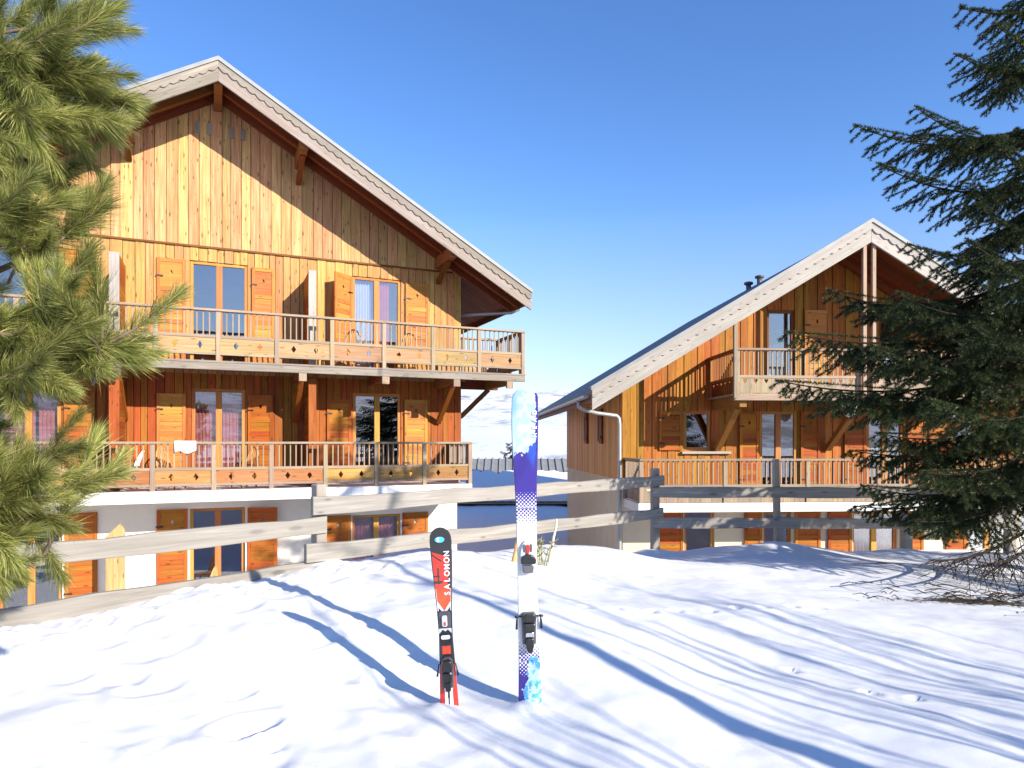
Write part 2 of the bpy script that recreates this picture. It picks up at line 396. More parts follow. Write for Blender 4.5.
def make_ground():
    fx = np.arange(-4.4, 7.6, .03); fy = np.arange(1.9, 10.6, .03)
    def far(a, b, n, p=2.2): return a + (b - a) * (np.linspace(0, 1, n + 1)[1:] ** p)
    xs = np.concatenate([far(-4.4, -900, 55, 3)[::-1], fx, far(fx[-1], 900, 55, 3)])
    ys = np.concatenate([far(1.9, -700, 45, 3)[::-1], fy, far(fy[-1], 900, 90, 3)])
    X, Y = np.meshgrid(xs, ys)
    Z = ground_rel(X, Y)
    near = sst(60, 25, np.hypot(X, Y))
    lump = sst(1.0, -1.5, X)
    Z = Z + near * (.045 * fbm(X * .9, Y * .9, 3, 3) + .010 * fbm(X * 3.1, Y * 3.1, 3, 9) + lump * .027 * fbm(X * 2.2 + 5, Y * 2.6, 4, 21) + .003 * fbm(X * 11, Y * 11, 3, 33))
    Z = Z + near * .012 * np.maximum(0, fbm(X * 5 + Y * 2, Y * 1.2 - X, 3, 51)) * (1 + lump)
    for (a, b, r1, r2, d) in DENTS:
        an = (a * 7.3 + b * 3.1) % 3.14
        dx = X - a; dy = Y - b
        e = np.sqrt(((dx * math.cos(an) + dy * math.sin(an)) / r1) ** 2 + ((-dx * math.sin(an) + dy * math.cos(an)) / r2) ** 2)
        Z = Z - d * sst(1.35, .3, e) + d * .35 * np.exp(-((e - 1.35) / .28) ** 2)
    for (a, b) in ((-.335, 3.29), (.085, 3.29)):          # snow heaped where the skis are stuck in
        e = np.hypot(X - a, (Y - b + .035) * 1.3); Z = Z + (.034 + .03 * fbm(X * 22, Y * 22, 3, 63)) * np.exp(-(e / .085) ** 2)
    for (a, b) in ((-1.62, 5.72), (2.02, 9.62), (3.78, 9.66), (5.6, 9.66)):
        e = np.hypot(X - a, Y - b); Z = Z + .07 * np.exp(-(e / .28) ** 2)
    # broken lumps of snow banked along the fence
    s1 = (X - FA[0]) * FN[0] + (Y - FA[1]) * FN[1]
    bank = np.exp(-((s1 + .25) / .35) ** 2) * sst(-.2, -1.4, X) * near
    Z = Z + bank * (.09 * np.abs(fbm(X * 6, Y * 6, 3, 77)) + .05 * np.maximum(0, fbm(X * 2.4, Y * 2.4, 2, 78)))
    soil = .66 - .30 * np.hypot((X - 4.3) / 1.0, (Y - 6.05 + .22 * (X - 4.3)) / .17) + .16 * fbm(X * 2.2, Y * 4, 3, 91)
    soil2 = .62 - .30 * np.hypot((X - 4.2) / .5, (Y - 8.0) / .16) + .16 * fbm(X * 3, Y * 5, 3, 95)
    soil3 = .55 - .3 * np.hypot((X - 6.3) / 1.3, (Y - 7.3) / 1.1) + .1 * fbm(X * 2, Y * 3, 3, 99)
    soil = np.clip(np.maximum(np.maximum(soil, soil2), soil3), 0, 1)
    Z = Z + EYE
    nx = len(xs); ny = len(ys)
    V = np.stack([X.ravel(), Y.ravel(), Z.ravel()], 1)
    i = (np.arange(ny - 1)[:, None] * nx + np.arange(nx - 1)[None, :]).ravel()
    Fc = np.stack([i, i + 1, i + 1 + nx, i + nx], 1)
    me = fast_mesh('snow_ground', V, Fc, [M['snow']], attr={'soil': soil.ravel()}, smooth=True)
    tag(link('snow_ground', me), 'trampled sunlit snow in front of the chalets', 'snow', kind='structure')
make_ground()

def make_mountain(name, sgn, label):
    xs = np.linspace(-900, 900, 240); d = 70 + (1500 - 70) * np.linspace(0, 1, 150) ** 1.6
    X, D = np.meshgrid(xs, d)
    if sgn > 0:
        h = -6 + .072 * (D - 70) + .000012 * (D - 70) ** 2
        h = h + (D - 70) * (.030 * fbm(X / 260 + 3, D / 300, 5, 5)) + 3 * sst(70, 200, D) * fbm(X / 40, D / 60, 4, 8)
        h = h + .02 * X * sst(100, 900, D) * 0
        rock = .04 + .16 * sst(20, 60, X / (D / 600)) * sst(250, 520, D) * sst(1400, 700, D) + .05 * fbm(X / 90, D / 130, 3, 44)
    else:
        D = D + 60
        h = -6 + .150 * (D - 130) * sst(1600, 200, D) + (D - 130) * .05 * fbm(X / 200, D / 240, 5, 15)
        rock = .10 + .06 * fbm(X / 60, D / 60, 3, 61)
    V = np.stack([X.ravel(), sgn * D.ravel(), h.ravel() + EYE], 1)
    nx = len(xs); ny = len(d)
    i = (np.arange(ny - 1)[:, None] * nx + np.arange(nx - 1)[None, :]).ravel()
    Fc = np.stack([i, i + 1, i + 1 + nx, i + nx], 1)
    if sgn < 0: Fc = Fc[:, ::-1]
    me = fast_mesh(name, V, Fc, [M['mountain']], attr={'rock': rock.ravel()}, smooth=True)
    tag(link(name, me), label, 'mountain', kind='structure')
make_mountain('mountain', 1, 'snow covered mountainside rising between the chalets')
make_mountain('mountain', -1, 'snowy mountainside behind the viewer')

# ------------------------------------------------------------------ building helpers
def mapper(base): return lambda p: (p[0], -p[1], p[2] - base)

def columns(mb, u0, u1, zb, zt, opens, w0, w1, width=(.11, .16), gap=.005, axis='u', stag=0.0):
    """vertical boards from u0 to u1; zb / zt give the lower and upper edge; opens = (u0,u1,z0,z1)"""
    cuts = {u0, u1}
    for o in opens:
        for e in (o[0], o[1]):
            if u0 < e < u1: cuts.add(e)
    cuts = sorted(cuts); edges = []
    for a, b in zip(cuts[:-1], cuts[1:]):
        n = max(1, round((b - a) / ((width[0] + width[1]) / 2)))
        ws = np.array([random.uniform(*width) for _ in range(n)]); ws = ws / ws.sum() * (b - a)
        e = a
        for w in ws: edges.append((e, e + w)); e += w
    odd = False
    for (a, b) in edges:
        odd = not odd
        m = (a + b) / 2
        free = [(None, None)]
        blocks = sorted([(o[2], o[3]) for o in opens if o[0] - 1e-6 < m < o[1] + 1e-6])
        segs = []; lo = 'b'
        for z0, z1 in blocks: segs.append((lo, z0)); lo = z1
        segs.append((lo, 't'))
        st = stag if odd else 0
        for (l, h) in segs:
            a2 = a + gap / 2; b2 = b - gap / 2
            la, lb = (zb(a2), zb(b2)) if l == 'b' else (l, l)
            ha, hb = (zt(a2), zt(b2)) if h == 't' else (h, h)
            if min(ha - la, hb - lb) < .004: 
                if max(ha - la, hb - lb) < .02: continue
                ha = max(ha, la + .002); hb = max(hb, lb + .002)
            P = lambda u, w, z: (u, w, z) if axis == 'u' else (w, u, z)
            mb.hexa([P(a2, w0, la), P(b2, w0, lb), P(b2, w1 + st, lb), P(a2, w1 + st, la),
                     P(a2, w0, ha), P(b2, w0, hb), P(b2, w1 + st, hb), P(a2, w1 + st, ha)], (0, 0, 1))

def window(par, mp, u0, u1, z0, z1, wf=-.03, leaves=2, mat=None, name='window', fw=.075):
    mat = mat or M['frame']
    m = MB(mp); w0 = wf - .07; w1 = wf
    m.box(u0, u0 + fw, w0, w1, z0, z1); m.box(u1 - fw, u1, w0, w1, z0, z1)
    m.box(u0 + fw, u1 - fw, w0, w1, z1 - fw, z1, (1, 0, 0)); m.box(u0 + fw, u1 - fw, w0, w1, z0, z0 + fw * 1.3, (1, 0, 0))
    gaps = []
    if leaves == 2:
        c = (u0 + u1) / 2
        m.box(c - .07, c + .07, w0 + .004, w1 + .006, z0 + fw * 1.3, z1 - fw); gaps = [(u0 + fw, c - .07), (c + .07, u1 - fw)]
    else: gaps = [(u0 + fw, u1 - fw)]
    o = m.build(name, mat, par, bevel=.006)
    p = MB(mp)
    for a, b in gaps: p.box(a - .004, b + .004, wf - .045, wf - .035, z0 + fw * 1.3 - .004, z1 - fw + .004)
    p.build('pane', M['glass'], o)
    return o

def notch_panel(mb, P, s0, s1, z0, z1, t0, t1, holes, g, half=None, r=None):
    """panel split at each hole's axis so that the hole is really cut; P(s,t,z) -> point"""
    half = half or [(0, -.055), (.035, 0), (0, .055)]
    r = r or (random.random(), random.random())
    xs = [s0] + [h[0] for h in holes] + [s1]
    for k in range(len(xs) - 1):
        a, b = xs[k], xs[k + 1]; poly = [(a, z0), (b, z0)]
        if k < len(holes): zc = holes[k][1]; poly += [(b - dx, zc + dz) for dx, dz in half]
        poly += [(b, z1), (a, z1)]
        if k > 0: zc = holes[k - 1][1]; poly += [(a + dx, zc + dz) for dx, dz in half[::-1]]
        A = [P(s, t0, z) for s, z in poly]; off = Vector(P(0, t1, 0)) - Vector(P(0, t0, 0))
        mb.prism(A, off, g, r)

def shutter(par, mp, u0, u1, z0, z1, mat, w=.03, swing=0.0, hinge='l', label=None):
    """planked shutter lying against the wall, or swung out by an angle about its hinge"""
    hu = u0 if hinge == 'l' else u1
    def f(p):
        du = p[0] - hu; dw = p[1] - w
        a = R(swing) * (1 if hinge == 'l' else -1)
        return mp((hu + du * math.cos(a) - dw * math.sin(a), w + du * math.sin(a) + dw * math.cos(a), p[2]))
    m = MB(f); st = .07
    m.box(u0, u0 + st, w, w + .04, z0, z1); m.box(u1 - st, u1, w, w + .04, z0, z1)
    H = z1 - z0; rails = [z0, z0 + H * .36, z0 + H * .68, z1 - .09]
    for zr in rails: m.box(u0 + st, u1 - st, w, w + .036, zr, zr + .09, (1, 0, 0))
    P = lambda s, t, z: (s, t, z)
    for k in range(3):
        a, b = rails[k] + .09, rails[k + 1]
        if k == 2:
            notch_panel(m, P, u0 + st, u1 - st, a, b, w + .004, w + .022, [((u0 + u1) / 2, (a + b) / 2 + .05)], (1, 0, 0), half=[(0, -.06), (.035, 0), (0, .06)])
        else:
            n = 5
            for j in range(n): m.box(u0 + st, u1 - st, w + .004, w + .022 + .004 * (j % 2), a + (b - a) * j / n, a + (b - a) * (j + 1) / n - .004, (1, 0, 0))
    o = m.build('shutter', mat, par)
    if label: o['label'] = label
    h = MB(f)
    for zz in (z0 + .18 * H, z0 + .82 * H):
        if hinge == 'l': h.box(u0 - .02, u0 + .22 * (u1 - u0), w + .041, w + .047, zz - .018, zz + .018)
        else: h.box(u1 - .22 * (u1 - u0), u1 + .02, w + .041, w + .047, zz - .018, zz + .018)
    h.build('hinge', M['iron'], o)
    return o

DIAMOND = [(0, -.085), (.055, 0), (0, .085)]
HEART = [(0, -.055), (.045, .012), (.046, .035), (.033, .05), (.014, .048), (0, .03)]
def railing(bal, P, s0, s1, posts, zf, z_top, z_mid, pan, style, gmat, pmat, bmat, spacing=.128, g=(1, 0, 0), top=.05):
    """P(s,t,z): s along the run, t inwards. posts: positions. pan=(z0,z1) of the solid boards"""
    m = MB(bal['_mp']) if False else None
    mp = railing.mp
    m = MB(mp); m.hexa([P(s0 - .05, -.06, z_top - top), P(s1 + .05, -.06, z_top - top), P(s1 + .05, .075, z_top - top), P(s0 - .05, .075, z_top - top),
                        P(s0 - .05, -.06, z_top), P(s1 + .05, -.06, z_top), P(s1 + .05, .075, z_top), P(s0 - .05, .075, z_top)], g)
    m.build('handrail', gmat, bal, bevel=.006)
    for s in posts:
        m = MB(mp); a = .048
        m.hexa([P(s - a, -.03, zf), P(s + a, -.03, zf), P(s + a, .055, zf), P(s - a, .055, zf),
                P(s - a, -.03, z_top - top), P(s + a, -.03, z_top - top), P(s + a, .055, z_top - top), P(s - a, .055, z_top - top)], (0, 0, 1))
        m.build('railing_post', gmat, bal, bevel=.006)
    for a, b in zip(posts[:-1], posts[1:]):
        a2, b2 = a + .048, b - .048
        m = MB(mp)
        def hx(mm, sa, sb, t0, t1, za, zb, gg):
            mm.hexa([P(sa, t0, za), P(sb, t0, za), P(sb, t1, za), P(sa, t1, za), P(sa, t0, zb), P(sb, t0, zb), P(sb, t1, zb), P(sa, t1, zb)], gg)
        hx(m, a2, b2, -.012, .04, z_mid - .06, z_mid, g)
        if style == 'diamond': hx(m, a2, b2, -.012, .04, pan[0] - .05, pan[0], g)
        m.build('crossbar', gmat, bal)
        n = max(2, round((b2 - a2) / spacing)); m = MB(mp)
        for k in range(1, n):
            s = a2 + (b2 - a2) * k / n
            hx(m, s - .013, s + .013, .0, .026, z_mid, z_top - top, (0, 0, 1))
        m.build('balusters', bmat, bal)
        m = MB(mp)
        if style == 'diamond':
            q = (b2 - a2)
            notch_panel(m, P, a2, b2, pan[0], pan[1], .004, .028, [(a2 + q * .28, (pan[0] + pan[1]) / 2), (a2 + q * .72, (pan[0] + pan[1]) / 2)], g, DIAMOND)
        else:
            n = max(1, round((b2 - a2) / .25)); q = (b2 - a2) / n
            for k in range(n):
                notch_panel(m, P, a2 + q * k + .003, a2 + q * (k + 1) - .003, pan[0], pan[1], .004, .028, [(a2 + q * (k + .5), pan[1] - .10)], (0, 0, 1), HEART)
        m.build('panel', pmat, bal)

def curtain(par_loc, rz, mp, u0, u1, z0, z1, w, mat, label, group=None, folds=7):
    """free hanging cloth: a wavy sheet with thickness, a thing of its own"""
    o_ = MB(mp); n = folds * 6; zs = np.linspace(z0, z1, 8)
    def pt(k, z): 
        u = u0 + (u1 - u0) * k / n
        return (u, w + .035 * math.sin(k / 6 * 2 * math.pi) * (.6 + .4 * (z1 - z) / (z1 - z0)), z)
    r = (random.random(), random.random())
    for i in range(len(zs) - 1):
        for k in range(n):
            o_.face([pt(k, zs[i]), pt(k + 1, zs[i]), pt(k + 1, zs[i + 1]), pt(k, zs[i + 1])], (0, 0, 1), r, True)
    o = o_.build('curtain', mat, None, merge=True)
    o.location = par_loc; o.rotation_euler = (0, 0, rz)
    so = o.modifiers.new('thick', 'SOLIDIFY'); so.thickness = .006
    return tag(o, label, 'curtain', group)

# ------------------------------------------------------------------ LEFT CHALET
LBASE = -4.05; LA = R(23.5)
LLOC = (-7.0758, 16.4379, LBASE + EYE)
lmp = mapper(LBASE); railing.mp = lmp
LC = empty('chalet', LLOC, LA, 'large left timber chalet with two long balconies above a white ground floor', 'chalet')
def lworld(u, w, z):
    ca, sa = math.cos(LA), math.sin(LA)
    return Vector((LLOC[0] + u * ca + w * sa, LLOC[1] + u * sa - w * ca, z + EYE))

SL = .586; ZT = 8.46; HW = 6.18; RE = 7.62; WB = 1.5; DEP = 10.5
und = lambda u: ZT - .24 - SL * abs(u)
WC = (-3.80, .03, 3.84)         # window centres
UP = [(-4.42, -3.17, 1.84, 4.34), (-.61, .67, 1.84, 4.34), (3.20, 4.48, 1.84, 4.34)]
FI = [(-4.42, -3.20, -.96, 1.30), (-.57, .61, -.96, 1.30), (3.22, 4.48, -.96, 1.30)]
GR = [(-4.36, -3.18, -3.80, -1.56), (-.61, .61, -3.80, -1.56), (3.20, 4.48, -3.80, -1.88)]

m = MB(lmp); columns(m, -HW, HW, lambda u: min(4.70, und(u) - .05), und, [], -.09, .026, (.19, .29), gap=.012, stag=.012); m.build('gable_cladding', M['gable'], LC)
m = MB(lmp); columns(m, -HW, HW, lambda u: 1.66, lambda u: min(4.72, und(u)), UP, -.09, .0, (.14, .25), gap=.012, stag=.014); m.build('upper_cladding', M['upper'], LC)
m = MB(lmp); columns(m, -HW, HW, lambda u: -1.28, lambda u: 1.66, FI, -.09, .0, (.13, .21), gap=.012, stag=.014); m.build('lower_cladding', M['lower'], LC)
m = MB(lmp)
columns(m, -HW, HW, lambda u: -1.28, und, UP + FI, -.16, -.095, (3, 4), gap=0); m.build('wall_core', M['dark'], LC)
m = MB(lmp); m.box(-5.9, 5.9, .027, .05, 4.655, 4.70, (1, 0, 0)); m.build('drip_rail', M['soffit'], LC)
m = MB(lmp); columns(m, -HW, HW - .12, lambda u: LBASE, lambda u: -1.28, GR, -.3, -.0, (5, 6), gap=0); m.build('plaster_wall', M['plaster'], LC)
# side and back walls, inner floors
m = MB(lmp)
columns(m, -DEP, -.16, lambda w: -1.28, lambda w: und(HW) + .1, [], HW - .09, HW, (.12, .17), axis='w')
columns(m, -DEP, -.16, lambda w: -1.28, lambda w: und(HW) + .1, [], -HW, -HW + .09, (.12, .17), axis='w')
m.build('side_cladding', M['rside'], LC)
m = MB(lmp)
m.box(HW - .4, HW - .12, -DEP, -.301, LBASE, -1.28); m.box(-HW, -HW + .28, -DEP, -.301, LBASE, -1.28)
m.box(-HW + .1, HW - .1, -DEP, -DEP + .2, LBASE, 4.2); m.build('rear_wall', M['plaster'], LC)
m = MB(lmp)
for z in (-3.88, -1.12, 1.64, 4.56):
    m.box(-HW + .3, HW - .45, -DEP + .21, -.31, z, z + .14)
for u in (-1.98, 1.98): m.box(u - .06, u + .06, -4.8, -.31, LBASE + .2, 4.5)
m.box(-HW + .3, HW - .45, -4.95, -4.85, LBASE + .2, 4.5)
m.build('interior_floor', M['dark'], LC)
# roof
def roof(par, mp, uc, zt, sl, re, wf, wb, cover, soffit, purl, purl_mat, ub_l, bargemat, scallop=.19, braces=True):
    rf = None
    Z = lambda u, d=0: zt - d - sl * abs(u - uc)
    m = MB(mp)
    for sg in (-1, 1):
        e = uc + sg * re; r = (.3, .4)
        g = Vector((sg, 0, -sl)).normalized()
        m.hexa([(uc, wb, zt - .10), (e, wb, Z(e, .10)), (e, wf - .02, Z(e, .10)), (uc, wf - .02, zt - .10),
                (uc, wb, zt), (e, wb, Z(e)), (e, wf - .02, Z(e)), (uc, wf - .02, zt)], g, r)
    rf = m.build('roof', cover, par)
    m = MB(mp)      # soffit boards along the slope
    for sg in (-1, 1):
        e = uc + sg * (re - .02); n = 9
        g = Vector((sg, 0, -sl)).normalized()
        for k in range(n):
            a = (wf - .06) * k / n; b = (wf - .06) * (k + 1) / n - .006
            m.hexa([(uc, a, zt - .135), (e, a, Z(e, .135)), (e, b, Z(e, .135)), (uc, b, zt - .135),
                    (uc, a, zt - .105), (e, a, Z(e, .105)), (e, b, Z(e, .105)), (uc, b, zt - .105)], g)
        # under the eaves behind the facade line
        i = uc + sg * (ub_l - .1); n = 40
        for k in range(n):
            a = (wb + .05) * (k + 1) / n + .004; b = (wb + .05) * k / n - .006
            m.hexa([(i, a, Z(i, .135)), (e, a, Z(e, .135)), (e, b, Z(e, .135)), (i, b, Z(i, .135)),
                    (i, a, Z(i, .105)), (e, a, Z(e, .105)), (e, b, Z(e, .105)), (i, b, Z(i, .105))], (0, 1, 0))
    m.build('soffit', soffit, rf)
    for sg in (-1, 1):
        e = uc + sg * (re - .03)
        for w, dp in ((wf * .52, .34), (.16, .30)):
            m = MB(mp); g = Vector((sg, 0, -sl)).normalized()
            m.hexa([(uc, w - .05, zt - dp), (e, w - .05, Z(e, dp)), (e, w + .05, Z(e, dp)), (uc, w + .05, zt - dp),
                    (uc, w - .05, zt - .137), (e, w - .05, Z(e, .137)), (e, w + .05, Z(e, .137)), (uc, w + .05, zt - .137)], g)
            m.build('rafter', soffit, rf)
    for sg in (-1, 1):
        e = uc + sg * re; g = Vector((sg, 0, -sl)).normalized()
        m = MB(mp); m.hexa([(uc, wf - .055, zt - .47), (e, wf - .055, Z(e, .47)), (e, wf, Z(e, .47)), (uc, wf, zt - .47),
                            (uc, wf - .055, zt - .0), (e, wf - .055, Z(e)), (e, wf, Z(e)), (uc, wf, zt)], g)
        m.build('bargeboard', bargemat, rf, bevel=.008)
        # scalloped board above it
        poly = [(uc, wf + .002, zt + .02)]; n = int(re / scallop); pts = []
        for k in range(n):
            for j in range(6):
                s = (k + j / 6) / n * re; d = .17 + .05 * abs(math.sin(math.pi * j / 6))
                pts.append((uc + sg * s, wf + .002, Z(uc + sg * s, d)))
        pts.append((e, wf + .002, Z(e, .17)))
        poly = [(uc, wf + .002, zt + .02)] + pts + [(e, wf + .002, Z(e, -.02))]
        m = MB(mp); m.prism(poly, (0, .028, 0), g); m.build('scalloped_trim', bargemat, rf)
        m = MB(mp); m.hexa([(uc, wf - .25, zt + .022), (e + sg * .03, wf - .25, Z(e, -.022)), (e + sg * .03, wf + .06, Z(e, -.022)), (uc, wf + .06, zt + .022),
                            (uc, wf - .25, zt + .055), (e + sg * .03, wf - .25, Z(e, -.055)), (e + sg * .03, wf + .06, Z(e, -.055)), (uc, wf + .06, zt + .055)], g)
        m.hexa([(uc, wf + .032, zt - .03), (e + sg * .03, wf + .032, Z(e, .03)), (e + sg * .03, wf + .06, Z(e, .03)), (uc, wf + .06, zt - .03),
                (uc, wf + .032, zt + .02), (e + sg * .03, wf + .032, Z(e, -.02)), (e + sg * .03, wf + .06, Z(e, -.02)), (uc, wf + .06, zt + .02)], g)
        m.build('verge_flashing', M['flash'], rf)
        m = MB(mp)   # eave fascia
        m.box(min(e, e - sg * .04), max(e, e - sg * .04), wb, wf - .06, Z(e, .30), Z(e, .105), (0, 1, 0)); m.build('eave_fascia', soffit, rf)
        # gutter: half pipe
        gu = MB(mp); gc = e + sg * .075; gzv = Z(e, .12); na = 8
        for (ra, flip) in ((.07, 0), (.064, 1)):
            for k in range(na):
                a0 = math.pi + math.pi * k / na; a1 = math.pi + math.pi * (k + 1) / na
                q = [(gc + ra * math.cos(a0), wb, gzv + ra * math.sin(a0)), (gc + ra * math.cos(a1), wb, gzv + ra * math.sin(a1)),
                     (gc + ra * math.cos(a1), wf - .3, gzv + ra * math.sin(a1)), (gc + ra * math.cos(a0), wf - .3, gzv + ra * math.sin(a0))]
                gu.face(q, (0, 1, 0), (.5, .5), True)
        gu.prism([(gc + .07 * math.cos(math.pi + math.pi * k / na), wf - .3, gzv + .07 * math.sin(math.pi + math.pi * k / na)) for k in range(na + 1)], (0, .004, 0))
        gu.build('gutter', M['zinc'], rf)
    for u in purl:
        zc = Z(u, .14) - .02 - (sl * .09 if abs(u - uc) > .1 else .05)
        m = MB(mp)
        m.box(u - .09, u + .09, .03, wf - .12, zc - .30, zc)
        o = m.build('purlin', purl_mat, rf, bevel=.012)
        if braces and abs(u - uc) > .1: m = MB(mp); m.beam((u, .05, zc - .66), (u, wf * .66, zc - .29), .10, .12, (1, 0, 0)); m.build('brace', soffit, o)
    return rf
roof(LC, lmp, 0, ZT, SL, RE, WB, -DEP - .8, M['flash'], M['soffit'], (0, -1.87, 1.85, -5.5, 5.5), M['beam'], HW, M['grey'])
m = MB(lmp); zt_ = ZT - SL * RE - .14
m.tube([(RE + .07, .55, zt_), (RE + .07, .50, zt_ - .14), (RE - .10, .40, zt_ - .22), (HW + .5, .0, zt_ - .26), (HW + .08, -.3, zt_ - .27), (HW + .06, -.9, zt_ - .45), (HW + .06, -.9, -3.7)], .045, 10)
m.build('downpipe', M['zinc'], LC)
# gable vent slats near the apex
for u in (-.45, -.19, .30, .56):
    m = MB(lmp); m.box(u - .05, u + .05, .042, .058, 7.36, 7.64); m.build('vent_slat', M['grey'], LC)

# windows, shutters of the left chalet
for o in UP: window(LC, lmp, *o, mat=M['frame'])
for o in FI: window(LC, lmp, *o)
for o in GR: window(LC, lmp, *o, wf=-.10)
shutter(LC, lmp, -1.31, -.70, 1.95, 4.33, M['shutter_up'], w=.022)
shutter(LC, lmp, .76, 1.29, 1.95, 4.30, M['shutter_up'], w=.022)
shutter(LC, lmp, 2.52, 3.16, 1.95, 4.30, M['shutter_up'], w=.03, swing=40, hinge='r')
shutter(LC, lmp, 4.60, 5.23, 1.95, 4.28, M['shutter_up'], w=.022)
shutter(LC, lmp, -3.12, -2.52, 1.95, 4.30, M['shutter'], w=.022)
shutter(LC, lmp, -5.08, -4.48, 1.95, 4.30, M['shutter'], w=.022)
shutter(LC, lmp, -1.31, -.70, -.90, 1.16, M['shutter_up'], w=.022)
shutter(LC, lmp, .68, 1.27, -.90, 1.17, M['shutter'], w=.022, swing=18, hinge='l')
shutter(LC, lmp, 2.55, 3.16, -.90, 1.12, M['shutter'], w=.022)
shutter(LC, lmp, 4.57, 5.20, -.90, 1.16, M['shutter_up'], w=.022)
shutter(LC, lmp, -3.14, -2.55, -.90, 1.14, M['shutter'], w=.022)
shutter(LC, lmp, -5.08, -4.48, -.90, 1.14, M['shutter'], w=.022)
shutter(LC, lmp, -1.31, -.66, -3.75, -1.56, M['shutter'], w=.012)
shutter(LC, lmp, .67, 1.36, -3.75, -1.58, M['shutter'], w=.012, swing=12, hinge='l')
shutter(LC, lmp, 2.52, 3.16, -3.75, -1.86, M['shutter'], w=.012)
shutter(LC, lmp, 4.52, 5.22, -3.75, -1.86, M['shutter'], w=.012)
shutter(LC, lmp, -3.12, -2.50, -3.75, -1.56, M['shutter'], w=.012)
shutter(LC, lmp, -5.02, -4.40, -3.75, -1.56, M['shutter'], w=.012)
for (u, z0, z1, th, dp, mt) in ((-2.03, 1.84, 4.05, .17, 1.2, 'shutter'), (2.05, 1.84, 4.08, .15, 1.15, 'shutter'), (-2.03, -1.0, 1.52, .17, 1.2, 'lower'), (2.05, -1.0, 1.52, .15, 1.15, 'lower')):
    m = MB(lmp); n = int((z1 - z0) / .13)
    for k in range(n):
        m.box(u - th / 2, u + th / 2, .004, dp, z0 + (z1 - z0) * k / n, z0 + (z1 - z0) * (k + 1) / n - .006, (0, 1, 0))
    o = m.build('partition', M[mt], LC)
    m = MB(lmp); m.box(u - th / 2 - .012, u + th / 2 + .012, dp + .002, dp + .035, z0, z1 + .01); m.build('edge_board', M['greyw'] if z0 > 0 else M['lower'], o)
m = MB(lmp)
m.prism([(-2.22, .9, -4.0), (-1.86, .9, -4.0), (-1.86, .9, -1.88), (-1.95, .9, -1.74), (-2.22, .9, -2.02)], (0, .06, 0)); m.build('partition', M['panel'], LC)

# upper balcony
b = MB(lmp)
n = 10
for k in range(n):
    b.box(-7.36, 7.36, 1.6 - 1.6 * (k + 1) / n + .006, 1.6 - 1.6 * k / n, 1.76, 1.80, (1, 0, 0))
UB = b.build('upper_balcony', M['rail'], LC)
m = MB(lmp); m.box(-7.38, 7.38, 1.56, 1.65, 1.60, 1.755, (1, 0, 0)); m.build('fascia_beam', M['grey'], UB, bevel=.01)
m = MB(lmp); m.box(-7.38, 7.38, 1.57, 1.66, 1.758, 1.80, (1, 0, 0)); m.build('floor_edge', M['grey'], UB)
for k, u in enumerate((-6.1, -3.8, -1.95, 1.78, 3.7, 5.5, 6.95)):
    m = MB(lmp); m.box(u - .07, u + .07, .03 if abs(u) < 6.2 else -.1, 1.56, 1.50, 1.755, (0, 1, 0)); o = m.build('floor_joist', M['beam'], UB)
    m = MB(lmp); m.box(u - .085, u + .085, 1.56, 1.645, 1.42, 1.598); m.build('joist_end', M['rail'], o)
for u in (-5.5, -1.95, 1.78, 5.5):
    m = MB(lmp); m.beam((u, .06, .55), (u, 1.35, 1.50), .10, .12, (1, 0, 0)); m.build('brace', M['lower'], UB)
m = MB(lmp); m.box(HW, 7.3, -.18, -.04, 1.50, 1.755, (1, 0, 0)); m.beam((HW + .02, -.11, .72), (HW + .85, -.11, 1.50), .11, .13, (0, 1, 0)); m.build('side_brace', M['soffit'], UB)
m = MB(lmp); m.box(HW + .01, 7.36, -.2, -.003, 1.76, 1.80); m.build('side_edge', M['grey'], UB)
posts = [7.33 - 1.222 * k for k in range(13)]; posts = sorted(posts)
Pf = lambda s, t, z: (s, 1.6 - t, z)
railing(UB, Pf, -7.33, 7.33, posts, 1.66, 2.93, 2.36, (1.98, 2.30), 'diamond', M['rail'], M['panel'], M['rail'])
Ps = lambda s, t, z: (7.33 - t, s, z)
railing(UB, Ps, .05, 1.5, [.0, .78, 1.5], 1.70, 2.93, 2.36, (1.98, 2.30), 'diamond', M['grey'], M['panel'], M['grey'], g=(0, 1, 0))
Pb = lambda s, t, z: (s, .0 + t, z)
railing(UB, Pb, HW + .06, 7.25, [HW + .06, 7.27], 1.70, 2.93, 2.36, (1.98, 2.30), 'diamond', M['rail'], M['panel'], M['rail'])
# lower balcony
m = MB(lmp); m.box(-7.4, 5.90, .004, 1.66, -1.28, -1.03, (1, 0, 0)); LBAL = m.build('lower_balcony', M['slab'], LC, bevel=.015)
posts = sorted([5.86 - 1.19 * k for k in range(12)])
railing(LBAL, Pf, posts[0], 5.86, posts, -1.03, .03, -.53, (-.88, -.59), 'diamond', M['rail'], M['panel_o'], M['rail'])
Ps2 = lambda s, t, z: (5.86 - t, s, z)
railing(LBAL, Ps2, .1, 1.5, [.1, .8, 1.5], -1.03, .03, -.53, (-.88, -.59), 'diamond', M['grey'], M['panel_o'], M['grey'], g=(0, 1, 0))

